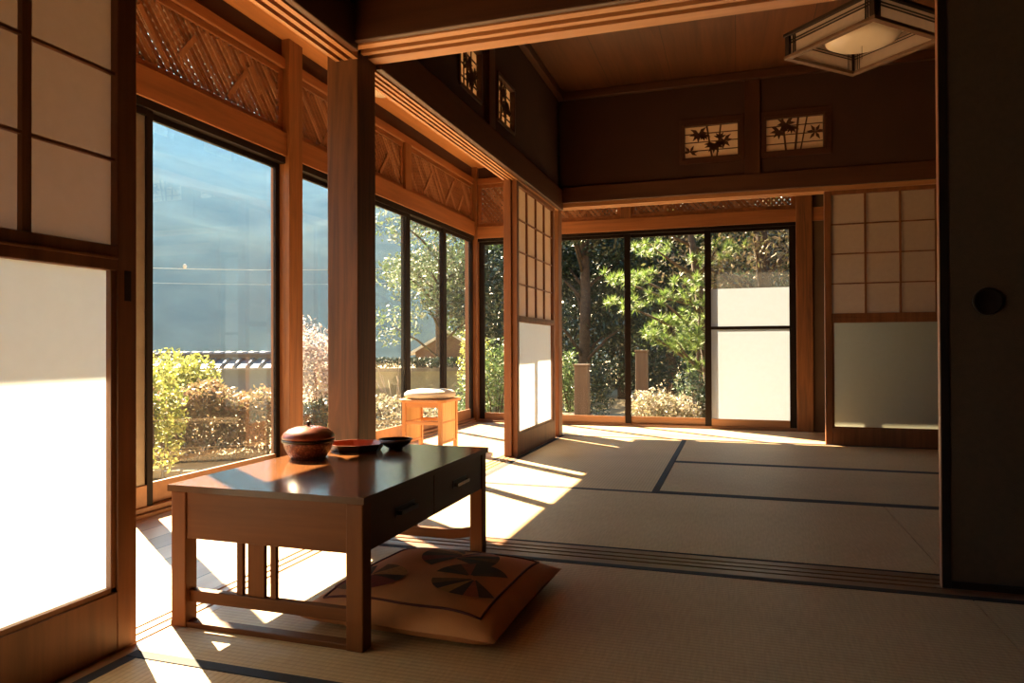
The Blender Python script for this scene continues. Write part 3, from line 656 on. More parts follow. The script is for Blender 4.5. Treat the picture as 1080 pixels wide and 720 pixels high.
# ------------------------------------------------------------------ desk
DX0, DX1, DY0, DY1 = -1.345, -0.808, 1.418, 2.240
ZT = 0.352
dk = empty('low_desk', ((DX0 + DX1) / 2, (DY0 + DY1) / 2, 0)); tag(dk, 'low glossy brown wooden desk with two drawers on the tatami', 'desk')
ox, oy = dk.location.x, dk.location.y
def dbox(nm, mat, x0, x1, y0, y1, z0, z1, bev=0.002, par=None):
    m = MB(); m.box(x0 - ox, x1 - ox, y0 - oy, y1 - oy, z0, z1); return m.build(nm, mat, par or dk, bev)
m = MB(); m.box(DX0 - 0.006 - ox, DX1 + 0.006 - ox, DY0 - 0.006 - oy, DY1 + 0.006 - oy, ZT - 0.016, ZT); m.mi = [1, 0, 1, 1, 1, 1]; m.build('desk_top', [W_DESKTOP, W_DESKDARK], dk)
LW, LD = 0.044, 0.040
for (x, y) in ((DX0, DY0), (DX1 - LW, DY0), (DX0, DY1 - LD), (DX1 - LW, DY1 - LD)):
    dbox('leg', W_DESKZ, x, x + LW, y, y + LD, 0.0, ZT - 0.016, 0.003)
dbox('end_apron', W_DESK, DX0 + LW, DX1 - LW, DY0 + 0.004, DY0 + 0.022, 0.220, ZT - 0.016)
dbox('end_apron', W_DESK, DX0 + LW, DX1 - LW, DY1 - 0.022, DY1 - 0.004, 0.220, ZT - 0.016)
dbox('side_apron', W_DESKDARK, DX0 + 0.004, DX0 + 0.022, DY0 + LD, DY1 - LD, 0.220, ZT - 0.016)
dbox('drawer_case', W_DESKDARK, DX1 - 0.40, DX1 - 0.020, DY0 + LD, DY1 - LD, 0.222, ZT - 0.018, 0)
for (y0, y1) in ((DY0 + LD + 0.002, 1.816), (1.820, DY1 - LD - 0.002)):
    d = dbox('drawer', W_DESKDARK, DX1 - 0.020, DX1 - 0.003, y0, y1, 0.221, ZT - 0.019, 0.0015)
    yc = (y0 + y1) / 2; m = MB(); h = 0.045
    m.bar((DX1 + 0.010 - ox, yc - h - oy, 0.278), (DX1 + 0.010 - ox, yc + h - oy, 0.278), 0.005, 0.010)
    for s in (-1, 1): m.bar((DX1 - 0.003 - ox, yc + s * h - oy, 0.278), (DX1 + 0.012 - ox, yc + s * h - oy, 0.278), 0.006, 0.010)
    hd = m.build('drawer_handle', M_BLACK if yc < 1.8 else M_METAL, d, 0.001)
    m = MB(); m.box(DX1 - 0.003 - ox, DX1 - 0.0015 - ox, yc - h - 0.01 - oy, yc + h + 0.01 - oy, 0.268, 0.292); o = m.build('handle_plate', M_BLACK, d)
dbox('stretcher', W_DESK, DX0 + LW, DX1 - LW, DY0 + 0.014, DY0 + 0.034, 0.060, 0.090)
m = MB()   # arched back stretcher
n = 12; xa, xb = DX0 + LW, DX1 - LW
for i in range(n):
    u0, u1 = i / n, (i + 1) / n
    f = lambda u: 0.046 + 0.012 * (2 * u - 1) ** 6
    x0, x1 = xa + (xb - xa) * u0 - ox, xa + (xb - xa) * u1 - ox; a, b = DY1 - 0.034 - oy, DY1 - 0.014 - oy
    vs = [(x0, a, f(u0)), (x1, a, f(u1)), (x1, b, f(u1)), (x0, b, f(u0)), (x0, a, f(u0) + .03), (x1, a, f(u1) + .03), (x1, b, f(u1) + .03), (x0, b, f(u0) + .03)]
    m.add(vs, [(3, 2, 1, 0), (4, 5, 6, 7), (0, 1, 5, 4), (1, 2, 6, 5), (2, 3, 7, 6), (3, 0, 4, 7)])
m.build('stretcher', W_DESK, dk)
dbox('foot_rail', W_DESK, DX0 - 0.006, DX1 - LW, DY0 + 0.004, DY0 + 0.036, 0.0, 0.014)
for (x0, x1) in ((-1.164, -1.147), (-1.132, -1.085), (-1.068, -1.052)):
    dbox('slat', W_DESKZ, x0, x1, DY0 + 0.018, DY0 + 0.030, 0.090, 0.220, 0.001)
    dbox('slat', W_DESKZ, x0, x1, DY1 - 0.030, DY1 - 0.018, 0.076, 0.220, 0.001)

# ------------------------------------------------------------------ things on the desk
bk = empty('lidded_basket', (-1.262, 1.885, ZT)); tag(bk, 'round red-brown lacquered basket with a domed lid on the desk', 'basket')
m = MB(); n = 56
prof = [(0.0, 0.0), (0.052, 0.0), (0.056, 0.006), (0.066, 0.022), (0.073, 0.040), (0.074, 0.050), (0.070, 0.054)]
m.lathe(prof, n)
m.v = [((x * (1 + 0.016 * math.sin(28 * math.atan2(y, x)) * (1 if i // n % 2 else -1) * (0.006 < z < 0.045))), (y * (1 + 0.016 * math.sin(28 * math.atan2(y, x)) * (1 if i // n % 2 else -1) * (0.006 < z < 0.045))), z) for i, (x, y, z) in enumerate(m.v)]
def weave_mat(name, a, b, sc):
    m, nt, out = new_mat(name)
    p = N(nt, 'ShaderNodeBsdfPrincipled', Roughness=0.4); p.inputs['Coat Weight'].default_value = 0.3
    tc = N(nt, 'ShaderNodeTexCoord'); v = N(nt, 'ShaderNodeTexVoronoi', Scale=sc); L(nt, tc.outputs['Object'], v.inputs['Vector'])
    r = ramp(nt, v.outputs['Distance'], [(0.1, a), (0.55, b)]); L(nt, r.outputs['Color'], p.inputs['Base Color'])
    bp = N(nt, 'ShaderNodeBump', Strength=0.6, Distance=0.003); L(nt, v.outputs['Distance'], bp.inputs['Height']); L(nt, bp.outputs['Normal'], p.inputs['Normal'])
    L(nt, p.outputs['BSDF'], out.inputs['Surface']); return m
M_WEAVE = weave_mat('woven_basket', (0.44, 0.17, 0.11), (0.16, 0.045, 0.027), 130)
m.build('basket_body', M_WEAVE, bk)
m = MB(); m.lathe([(0.074, 0.048), (0.079, 0.050), (0.080, 0.056), (0.078, 0.060), (0.074, 0.060)], n); o = m.build('rim_band', M_BLACK, bk); o['label'] = 'dark rim band'
m = MB(); m.lathe([(0.079, 0.060), (0.080, 0.066), (0.074, 0.076), (0.060, 0.087), (0.040, 0.094), (0.018, 0.097), (0.0, 0.098)], n); ld = m.build('lid', M_LAC, bk)
m = MB(); m.lathe([(0.004, 0.097), (0.005, 0.102), (0.008, 0.105), (0.008, 0.109), (0.0, 0.112)], 16); m.build('knob', M_BLACK, ld)
ty = empty('lacquer_tray', (-1.195, 2.055, ZT), R(12)); tag(ty, 'octagonal red lacquer tray on the desk between basket and bowl', 'tray')
m = MB()
def oct_(r): return [(r * math.cos(R(22.5 + 45 * k)), r * math.sin(R(22.5 + 45 * k)) * 0.9) for k in range(8)]
m.prism(oct_(0.082), 0, 0.004); m.build('tray_base', M_LAC, ty)
m = MB(); a, b, c_, d_ = oct_(0.082), oct_(0.098), oct_(0.094), oct_(0.079)
vs = [(x, y, 0.002) for x, y in a] + [(x, y, 0.026) for x, y in b] + [(x, y, 0.026) for x, y in c_] + [(x, y, 0.0042) for x, y in d_]; fs = []; mi = []
for r_ in range(3):
    for k in range(8): m.add([], []); fs.append((r_ * 8 + k, r_ * 8 + (k + 1) % 8, (r_ + 1) * 8 + (k + 1) % 8, (r_ + 1) * 8 + k)); mi.append(0 if r_ == 0 else 1)
m.v = vs; m.f = fs; m.mi = mi; m.sm = [False] * len(fs); m.build('tray_rim', [M_BLACK, M_LACRED], ty)
bw = empty('footed_bowl', (-1.083, 2.118, ZT)); tag(bw, 'shallow black footed bowl at the far end of the desk', 'bowl')
m = MB(); m.lathe([(0.0, 0.010), (0.026, 0.012), (0.046, 0.024), (0.054, 0.034), (0.056, 0.034), (0.049, 0.022), (0.028, 0.007), (0.022, 0.007), (0.024, 0.0), (0.0, 0.0)], 36); m.build('bowl_body', M_BLACK, bw)
m = MB(); m.lathe([(0.0535, 0.0335), (0.0548, 0.0352), (0.0562, 0.0345), (0.0565, 0.0335)], 36); o = m.build('bowl_rim', M_LAC, bw); o['label'] = 'thin reddish rim'

# ------------------------------------------------------------------ floor cushion
CX, CY, CW, CD = -0.775, 1.768, 0.535, 0.56
cu = empty('floor_cushion', (CX, CY, 0), R(-2)); tag(cu, 'tan zabuton floor cushion with patchwork fans partly under the desk', 'cushion')
def ch(u, v):
    """top height of the cushion; u,v in -1..1"""
    e = max(0.0, (1 - abs(u) ** 4)) ** 0.7 * max(0.0, (1 - abs(v) ** 4)) ** 0.7
    return 0.034 + 0.056 * e + 0.003 * noise.noise(Vector((u * 2.2, v * 2.2, 0.3)))
def cxy(u, v):
    k = 1.0 - 0.025 * (1 - u * u) * abs(v) ** 3 ; k2 = 1.0 - 0.025 * (1 - v * v) * abs(u) ** 3
    return (u * CW / 2 * k2, v * CD / 2 * k)
m = MB(); n = 44; vs = []; fs = []
for j in range(n + 1):
    for i in range(n + 1):
        u, v = 2 * i / n - 1, 2 * j / n - 1; x, y = cxy(u, v); vs.append((x, y, ch(u, v)))
for j in range(n):
    for i in range(n): a = j * (n + 1) + i; fs.append((a, a + 1, a + n + 2, a + n + 1))
o0 = len(vs)
for j in range(n + 1):
    for i in range(n + 1):
        u, v = 2 * i / n - 1, 2 * j / n - 1; x, y = cxy(u, v); e = (max(0, 1 - abs(u) ** 6) * max(0, 1 - abs(v) ** 6)) ** 0.5
        vs.append((x, y, 0.034 - 0.0335 * e))
for j in range(n):
    for i in range(n): a = o0 + j * (n + 1) + i; fs.append((a + n + 1, a + n + 2, a + 1, a))
m.add(vs, fs, 0, True); body = m.build('cushion_body', M_CUSH, cu)
m = MB()
B = 0.80
pts = []
for (p, q) in (((-B, -B), (B, -B)), ((B, -B), (B, B)), ((B, B), (-B, B)), ((-B, B), (-B, -B))):
    for k in range(16): pts.append((p[0] + (q[0] - p[0]) * k / 16, p[1] + (q[1] - p[1]) * k / 16))
P3 = [(*cxy(u, v), ch(u, v) + 0.001) for u, v in pts]; P3.append(P3[0])
m.tube(P3, 0.0034, 6); o = m.build('border_cord', M_CLINE, cu); o['label'] = 'thin maroon border line'
def fan(cu_, cv_, r, a0, a1, seq, name='patchwork_fan'):
    m = MB(); k = len(seq); sub = 4; nr = 5
    for w in range(k):
        b0 = a0 + (a1 - a0) * w / k; b1 = a0 + (a1 - a0) * (w + 1) / k
        vs = []; fs = []
        for i in range(nr + 1):
            rr_ = r * (0.08 + 0.92 * i / nr)
            for s in range(sub + 1):
                a = R(b0 + (b1 - b0) * s / sub); x = cu_ + rr_ * math.cos(a); y = cv_ + rr_ * math.sin(a)
                u, v = x / (CW / 2), y / (CD / 2); vs.append((x, y, ch(max(-1, min(1, u)), max(-1, min(1, v))) + 0.0016))
        for i in range(nr):
            for s in range(sub): q = i * (sub + 1) + s; fs.append((q, q + 1, q + sub + 2, q + sub + 1))
        m.add(vs, fs, seq[w], True)
    o = m.build(name, M_P, cu); o['label'] = 'appliqué fan of dark, ochre and maroon strips'; return o
fan(0.02, 0.135, 0.125, 115, 245, [3, 1, 3, 4, 2, 4]); fan(0.00, 0.10, 0.13, -32, 62, [0, 4, 3, 4, 5, 2])
fan(0.125, -0.045, 0.112, -165, -42, [3, 4, 1, 4, 5, 0]); fan(0.105, -0.03, 0.10, 28, 178, [0, 4, 4, 5, 0, 4])
fan(-0.15, -0.10, 0.095, -70, 92, [2, 2, 4, 1, 1, 3]); fan(-0.15, -0.10, 0.095, 110, 260, [4, 0, 1, 2, 3])

# ------------------------------------------------------------------ stool on the veranda
st = empty('veranda_stool', (-2.018, 4.465, -0.004)); tag(st, 'small square wooden stool with a cream cushion on the veranda', 'stool')
hs = 0.132
for sx in (-1, 1):
    for sy in (-1, 1):
        m = MB(); m.box(sx * hs - 0.013, sx * hs + 0.013, sy * hs - 0.013, sy * hs + 0.013, 0, 0.325); m.build('leg', W_STOOL, st, 0.003)
m = MB(); q = 0.175; r_ = 0.045
m.prism([(-q + r_, -q), (q - r_, -q), (q, -q + r_), (q, q - r_), (q - r_, q), (-q + r_, q), (-q, q - r_), (-q, -q + r_)], 0.325, 0.345); m.build('seat_board', W_STOOLX, st, 0.004)
for s in (-1, 1):
    m = MB(); m.box(-hs + 0.013, hs - 0.013, s * hs - 0.009, s * hs + 0.009, 0.175, 0.198); m.build('stretcher', W_STOOLX, st, 0.002)
    m = MB(); m.box(-hs + 0.013, hs - 0.013, s * hs - 0.008, s * hs + 0.008, 0.290, 0.325); m.build('apron', W_STOOLX, st, 0.002)
    pn = MB(); pn.box(s * hs - 0.004, s * hs + 0.004, -hs + 0.013, hs - 0.013, 0.055, 0.325)
    for k in range(1, 8): y = -hs + 0.013 + k * (2 * hs - 0.026) / 8; pn.box(s * hs - 0.0055, s * hs + 0.0055, y - 0.002, y + 0.002, 0.055, 0.325)
    o = pn.build('side_panel', M_BAMB, st)
    m = MB(); m.box(s * hs - 0.007, s * hs + 0.007, -hs + 0.013, hs - 0.013, 0.182, 0.194); m.box(s * hs - 0.008, s * hs + 0.008, -hs + 0.013, hs - 0.013, 0.045, 0.060); m.build('stretcher', W_STOOLX, st, 0.001)
m = MB(); pr_ = [(0.0, 0.346), (0.135, 0.346), (0.160, 0.354), (0.168, 0.368), (0.164, 0.384), (0.14, 0.398), (0.09, 0.405), (0.0, 0.407)]
vs = []
m.lathe(pr_, 40)
m.v = [(math.copysign(abs(x / 0.168) ** 0.78 * 0.168, x), math.copysign(abs(y / 0.168) ** 0.78 * 0.168, y), z) for x, y, z in m.v]
o = m.build('seat_cushion', M_WHITECUSH, st); o['label'] = 'cream padded seat cushion'

# ================================================================== outside
struct(bx('ground', M_SAND, -60, 40, -30, 60, -0.9, -0.55))
def pxdir(x, y):
    v = rt3 * ((x - 540) / F_PX) - up3 * ((y - 360) / F_PX) + fw2
    return v
def at(x, y, d):
    """point of the place seen in that direction at horizontal distance d"""
    v = pxdir(x, y); k = d / math.hypot(v.x, v.y); return Vector((v.x * k, v.y * k, CAM_H + v.z * k))
GZ = -0.55
def leaves_into(m, c, rad, n, size, rr, shell=0.55, flat=0.3, mi=0, cut=None):
    for _ in range(n):
        while True:
            p = Vector((rr.uniform(-1, 1), rr.uniform(-1, 1), rr.uniform(-1, 1)))
            if p.length <= 1 and p.length > shell * rr.random(): break
        q = Vector((c[0] + p.x * rad[0], c[1] + p.y * rad[1], c[2] + p.z * rad[2]))
        if cut and q.z < cut: continue
        nrm = Vector((rr.gauss(0, 1), rr.gauss(0, 1), rr.gauss(0, 1) + flat * 2)).normalized()
        a = nrm.orthogonal().normalized(); a = (Matrix.Rotation(rr.uniform(0, 6.28), 3, nrm) @ a); b = nrm.cross(a)
        s = size * rr.uniform(0.6, 1.35)
        m.add([q - a * s, q - b * s * 0.42, q + a * s, q + b * s * 0.42], [(0, 1, 2, 3)], mi)
def blob_cluster(m, base, rx, ry, h, k, n, size, rr, spread=0.6, mi=0):
    for _ in range(k):
        c = (base[0] + rr.uniform(-1, 1) * rx * spread, base[1] + rr.uniform(-1, 1) * ry * spread, base[2] + h * rr.uniform(0.35, 0.72))
        leaves_into(m, c, (rx * rr.uniform(.35, .6), ry * rr.uniform(.35, .6), h * rr.uniform(.25, .42)), n // k, size, rr, mi=mi, cut=base[2] + 0.02)
def stems_into(m, base, h, k, spread, r, rr):
    for _ in range(k):
        a = rr.uniform(0, 6.28); t = spread * rr.uniform(.3, 1)
        p0 = Vector(base) + Vector((math.cos(a), math.sin(a), 0)) * t * 0.15; p2 = Vector(base) + Vector((math.cos(a) * t, math.sin(a) * t, h * rr.uniform(.6, 1)))
        p1 = (p0 + p2) / 2 + Vector((rr.gauss(0, .05), rr.gauss(0, .05), 0.05)) * h
        m.tube([p0, p1, p2], [r, r * .7, r * .35], 5)
def shrub(name, base, rx, ry, h, n, size, mats, label, seed, k=9, group=None, cat='shrub'):
    rr = rng(seed); t = empty(name, base); tag(t, label, cat, group)
    m = MB(); blob_cluster(m, (0, 0, 0), rx, ry, h, k, n, size, rr); m.build('foliage', mats, t)
    m = MB(); stems_into(m, (0, 0, 0), h * 0.8, 7, min(rx, ry) * 0.8, 0.014, rr); m.build('stems', M_BARK, t)
    return t
LF_YEL = leaf('yellow_green_leaf', [(0.20, 0.24, 0.04), (0.34, 0.36, 0.08), (0.46, 0.46, 0.16), (0.12, 0.16, 0.04)])
LF_AZA = leaf('russet_hedge_leaf', [(0.22, 0.12, 0.07), (0.30, 0.20, 0.11), (0.13, 0.12, 0.05), (0.36, 0.25, 0.15)])
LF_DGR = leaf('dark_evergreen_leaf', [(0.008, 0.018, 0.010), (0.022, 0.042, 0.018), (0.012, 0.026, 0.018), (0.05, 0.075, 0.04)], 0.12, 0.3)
LF_MGR = leaf('mid_green_leaf', [(0.035, 0.075, 0.022), (0.09, 0.15, 0.05), (0.17, 0.24, 0.10), (0.03, 0.06, 0.025)], 0.3)
LF_PALE = leaf('pale_green_leaf', [(0.06, 0.11, 0.05), (0.15, 0.21, 0.11), (0.05, 0.09, 0.045), (0.30, 0.34, 0.29)], 0.3)
LF_PINK = leaf('pale_pink_blossom', [(0.42, 0.33, 0.33), (0.52, 0.45, 0.44), (0.26, 0.19, 0.19), (0.40, 0.38, 0.38)], 0.35)
LF_CREAM = leaf('cream_leaf', [(0.36, 0.31, 0.23), (0.50, 0.45, 0.36), (0.24, 0.20, 0.13), (0.16, 0.17, 0.08)], 0.3)
LF_DRY = leaf('dry_brown_leaf', [(0.14, 0.11, 0.07), (0.24, 0.19, 0.12), (0.09, 0.08, 0.04), (0.17, 0.18, 0.07)], 0.25)
LF_NEED = leaf('pine_needle', [(0.09, 0.17, 0.035), (0.18, 0.29, 0.06), (0.30, 0.40, 0.11), (0.05, 0.11, 0.03)], 0.3)

# clipped azalea hedge in front of the large pane
def hedge():
    rr = rng(11); c = at(213, 466, 8.6); c.z = GZ
    t = empty('azalea_hedge', c, R(38)); tag(t, 'round clipped russet azalea bush on the sand outside the large pane', 'shrub')
    m = MB()
    for _ in range(17000):
        u, v = rr.uniform(-1, 1), rr.uniform(-1, 1)
        top = 0.62 + 0.14 * math.cos(u * 1.4) + 0.06 * math.sin(u * 7 + 1) - 0.1 * v * v
        z = top * rr.random() ** 0.75
        if rr.random() < 0.4: z = top + rr.gauss(0, 0.03)
        x, y = u * 0.74, v * 0.50
        leaves_into(m, (x, y, max(0.05, z)), (0.06, 0.06, 0.05), 1, 0.031, rr)
    m.build('foliage', LF_AZA, t)
    m = MB(); stems_into(m, (0, 0, 0), 0.5, 10, 0.6, 0.012, rr); m.build('stems', M_BARK, t)
    b = MB(); vs = []
    return t
hedge()
c = at(138, 470, 7.4); c.z = GZ; shrub('yellow_bush', c, 0.42, 0.42, 1.12, 4600, 0.034, LF_YEL, 'bright yellow-green leafy bush at the left edge of the large pane', 12, 10)
c = at(196, 450, 10.9); c.z = GZ; shrub('yellow_bush', c, 0.95, 0.6, 1.30, 7000, 0.038, LF_YEL, 'yellow-green spreading bush behind the russet azalea, under the tiled wall', 13, 12)
c = at(336, 440, 11.2); c.z = GZ; shrub('plum_tree', c, 0.80, 0.7, 1.85, 5200, 0.036, LF_PINK, 'pale pink blossoming bush by the brown window post', 14, 14)
c = at(334, 455, 8.2); c.z = GZ; shrub('clipped_bush', c, 0.27, 0.27, 0.78, 4200, 0.03, LF_DGR, 'small dark green bush between the window post and the thick cedar post', 15, 6)
for (x, y, d, rx, h, n, mt, lb, sd) in ((408, 470, 9.6, 0.55, 0.62, 3600, LF_CREAM, 'cream flowering shrub low in the window left of the stool', 16),
        (455, 455, 10.3, 0.5, 0.42, 2200, LF_CREAM, 'cream flowering shrub behind the stool outside the window', 17),
        (490, 460, 9.5, 0.4, 0.5, 2200, LF_MGR, 'green shrub outside the last window pane before the corner post', 18),
        (500, 400, 11.5, 0.35, 1.6, 2200, LF_YEL, 'tall thin yellowish shrub at the veranda corner', 19),
        (520, 440, 9.5, 0.5, 1.5, 3500, LF_MGR, 'green shrub seen through the narrow corner pane', 20)):
    c = at(x, y, d); c.z = GZ; shrub('garden_shrub', c, rx, rx, h, n, 0.03, mt, lb, sd, 9)
# bare twig shrub
rr = rng(33); c = at(418, 430, 10.6); c.z = GZ; t = empty('bare_twigs', c); tag(t, 'bare pale twigs in front of the olive garden wall', 'shrub')
m = MB(); stems_into(m, (0, 0, 0), 1.15, 16, 0.42, 0.009, rr); m.build('stems', M_TWIG, t)
# low stone edgings on the sand
def edging(p, q, label, seed):
    rr = rng(seed); p = Vector(p); q = Vector(q); n = int((q - p).length / 0.16); t = empty('stone_edging', (p + q) / 2); tag(t, label, 'edging')
    m = MB(); o_ = (p + q) / 2
    for i in range(n):
        c0 = p.lerp(q, i / n) - o_; c1 = p.lerp(q, (i + 0.93) / n) - o_; h = 0.075 + rr.uniform(-.015, .02); w = 0.10 + rr.uniform(-.02, .03)
        m.bar(c0 + Vector((0, 0, h / 2)), c1 + Vector((0, 0, h / 2)), w, h)
    m.build('edging_stones', M_STONE, t, 0.015)
def G(x, y):
    v = pxdir(x, y); k = (GZ - CAM_H) / v.z; return (v.x * k, v.y * k, GZ)
edging(G(100, 491), G(330, 483), 'row of small grey edging stones across the sand, farther from the house', 41)
edging(G(90, 510), G(285, 497), 'row of small grey edging stones across the sand, nearer the house', 42)
# tiled garden wall of the neighbour
def tiled_wall(p, q, ztop, label):
    p = Vector(p); q = Vector(q); d = (q - p); ln = d.length; t = empty('tiled_wall', (p.x, p.y, GZ), math.atan2(d.y, d.x)); tag(t, label, 'garden wall')
    H = ztop - GZ
    m = MB(); m.box(0, ln * 0.62, -0.08, 0.08, 0, H - 0.25); m.build('plank_wall', M_PLANK, t)
    m = MB(); m.box(ln * 0.62, ln, -0.10, 0.06, 0, H - 0.25); o = m.build('reflection_panel', M_BLUEREFL, t); o['label'] = 'pale blue-grey panel standing in for a window glass reflection'  # added panel; its blue-grey stands for a reflection in the window glass
    m = MB()
    for s in (-1, 1): m.add([(-0.1, 0, H - 0.13), (ln + .1, 0, H - 0.13), (ln + .1, s * 0.42, H - 0.30), (-0.1, s * 0.42, H - 0.30), (-0.1, 0, H - 0.17), (ln + .1, 0, H - 0.17), (ln + .1, s * 0.42, H - 0.34), (-0.1, s * 0.42, H - 0.34)],
        [(0, 1, 2, 3), (7, 6, 5, 4), (0, 4, 5, 1), (1, 5, 6, 2), (2, 6, 7, 3), (3, 7, 4, 0)])
    n = int(ln / 0.26)
    for i in range(n + 1):
        x = i * ln / n
        for s in (-1, 1): m.tube([(x, 0.02 * s, H - 0.12), (x, s * 0.43, H - 0.29)], 0.035, 6)
    m.build('roof_tiles', M_TILE, t)
    m = MB(); m.box(-0.05, ln + 0.05, -0.07, 0.07, H - 0.12, H - 0.03); m.build('ridge_base', M_BLACK, t)
    m = MB(); n = int(ln / 0.24)
    for i in range(n): m.tube([(i * .24, 0, H - 0.05), (i * .24 + .03, 0, H - 0.035), (i * .24 + .21, 0, H - 0.035), (i * .24 + .235, 0, H - 0.05)], [0.045, 0.06, 0.06, 0.045], 10)
    m.build('ridge_tiles', M_TILE, t)
tiled_wall(at(60, 368.5, 17.5), at(296, 370, 15.2), 0.60, 'low plank wall with glinting ridge tiles beyond the yellow bushes')
# olive garden wall with a clipped hedge on top
p, q = at(372, 378, 13.2), at(505, 378, 13.2); d = q - p; ln = d.length
t = empty('olive_wall', (p.x, p.y, GZ), math.atan2(d.y, d.x)); tag(t, 'olive plaster garden wall with dark hedge top beyond the veranda stool', 'garden wall')
m = MB(); m.box(-0.6, ln + 0.5, -0.06, 0.06, 0, 0.86); m.build('wall_body', M_OLIVE, t)
m = MB(); m.box(-0.6, ln + 0.5, -0.12, 0.12, 0.80, 0.86)
rr = rng(50)
m2 = MB()
for _ in range(5200): leaves_into(m2, (rr.uniform(-0.6, ln + 0.5), rr.uniform(-.16, .2), 0.86 + 0.18 * rr.random() ** 0.6), (0.04, 0.04, 0.03), 1, 0.03, rr)
m2.build('hedge_top', LF_DGR, t); m.build('coping', M_STONE, t)
# gabled house far behind
h0 = at(476, 366, 27.0); t = empty('gabled_house', (h0.x, h0.y, GZ), R(18)); t.scale = (0.62, 0.62, 0.86); tag(t, 'small brown house with a pale gabled roof far beyond the garden wall', 'house')
m = MB(); m.add([(-2.0, -1.5, 0), (1.7, -1.5, 0), (1.7, -1.5, 1.25), (-0.1, -1.5, 2.05), (-2.0, -1.5, 1.25), (-2.0, 2.5, 0), (1.7, 2.5, 0), (1.7, 2.5, 1.25), (-0.1, 2.5, 2.05), (-2.0, 2.5, 1.25)],
    [(0, 1, 2, 3, 4), (9, 8, 7, 6, 5), (0, 4, 9, 5), (1, 6, 7, 2)]); m.build('house_wall', M_HOUSE, t)
m = MB()
for (x, z, s) in ((-2.35, 1.10, -1), (2.05, 1.10, 1)):
    m.add([(-0.1, -1.8, 2.07), (x, -1.8, z), (x, 2.8, z), (-0.1, 2.8, 2.07), (-0.1, -1.8, 2.19), (x, -1.8, z + .12), (x, 2.8, z + .12), (-0.1, 2.8, 2.19)], [(0, 1, 2, 3), (7, 6, 5, 4), (0, 4, 5, 1), (1, 5, 6, 2), (2, 6, 7, 3), (3, 7, 4, 0)])
m.build('house_roof', M_HROOF, t)
# power cables with an insulator
for (ya, yb, yc, lb, ins) in ((279, 279, 284, 'upper power cable with white insulator against the hillside', True), (295, 294, 297, 'lower power cable against the hillside', False)):
    p, q = at(60, ya, 22), at(420, yb + 4, 24); mid = (p + q) / 2; t = empty('power_cable', mid); tag(t, lb, 'cable')
    m = MB(); pts = []
    for k in range(25):
        u = k / 24; a = p.lerp(q, u) - mid; a.z -= 0.18 * 4 * u * (1 - u) * 0.5; pts.append(a)
    m.tube(pts, 0.0085 if ins else 0.0045, 6); m.build('wire', M_CABLE, t)
    if ins:
        m = MB(); a = at(195, 280.5, 22.6) - mid; m.lathe([(0.0, -0.07), (0.04, -0.055), (0.06, 0.0), (0.04, 0.04), (0.02, 0.06), (0.0, 0.07)], 12, a.x, a.y); m.v = [(x, y, z + a.z) for x, y, z in m.v]; o = m.build('insulator', M_CABLE, t)

# trees
def tree(name, base, h, crown, leafmat, n, size, label, seed, trunk_r=0.12, k=16, group=None, lean=0.0, barkm=None):
    rr = rng(seed); t = empty(name, base); tag(t, label, 'tree', group)
    top = Vector((lean, 0, h))
    m = MB(); m.tube([(0, 0, -0.05), (lean * .3 + rr.gauss(0, .05), rr.gauss(0, .05), h * .35), (lean * .7, rr.gauss(0, .08), h * .7), top * 0.96], [trunk_r, trunk_r * .8, trunk_r * .5, trunk_r * .15], 10)
    cs = []
    for i in range(k):
        a = rr.uniform(0, 6.28); r = crown[0] * math.sqrt(rr.random()); z = crown[1] + (crown[2] - crown[1]) * rr.random()
        c = Vector((lean * z / h + r * math.cos(a), r * math.sin(a), z)); cs.append(c)
        s = Vector((lean * z / h, 0, max(0.2, z - 0.5 * r - .2))); m.tube([s, (s + c) / 2 + Vector((0, 0, .08)), c], [trunk_r * .32, trunk_r * .2, trunk_r * .08], 5)
    m.build('trunk', barkm or M_BARK, t)
    m = MB()
    for c in cs:
        rd = rr.uniform(.55, 1.0) * crown[3]; leaves_into(m, c, (rd, rd, rd * .7), n // k, size, rr, 0.4)
    m.build('crown', leafmat, t); return t
TG = 'trees beyond the garden'
def T(x, d, h, cr, mt, n, sz, lb, sd, **kw):
    c = at(x, 366, d); tree('garden_tree', (c.x, c.y, GZ), h, cr, mt, n, sz, lb, sd, group=TG, **kw)
T(466, 16.5, 5.6, (1.5, 1.6, 5.4, 0.75), LF_PALE, 9000, 0.05, 'pale green leafy tree behind the olive garden wall, left of the other two', 61, k=22)
T(500, 19.5, 6.5, (1.7, 1.8, 6.2, 0.9), LF_MGR, 9000, 0.06, 'mid green leafy tree rising just behind the gabled house', 62, k=22)
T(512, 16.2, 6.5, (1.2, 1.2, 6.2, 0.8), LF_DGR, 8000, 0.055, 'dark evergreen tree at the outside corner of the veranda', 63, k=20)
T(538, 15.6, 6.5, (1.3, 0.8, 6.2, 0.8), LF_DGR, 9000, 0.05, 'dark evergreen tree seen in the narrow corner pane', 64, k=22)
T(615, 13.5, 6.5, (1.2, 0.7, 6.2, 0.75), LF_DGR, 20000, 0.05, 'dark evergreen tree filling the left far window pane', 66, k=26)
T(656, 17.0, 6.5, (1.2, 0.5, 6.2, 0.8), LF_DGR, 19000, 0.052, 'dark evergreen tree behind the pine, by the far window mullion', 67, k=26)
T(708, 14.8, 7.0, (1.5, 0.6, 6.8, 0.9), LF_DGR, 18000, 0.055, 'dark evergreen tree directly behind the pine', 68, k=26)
T(745, 17.0, 7.0, (1.6, 0.5, 6.8, 0.9), LF_MGR, 10000, 0.05, 'mid green tree behind the pine and the frosted window', 69, k=24)
T(803, 10.8, 6.0, (1.3, 2.2, 5.6, 0.75), LF_DRY, 6500, 0.04, 'brown leaved tree with a straight trunk above the frosted film', 70, k=20, trunk_r=0.13)
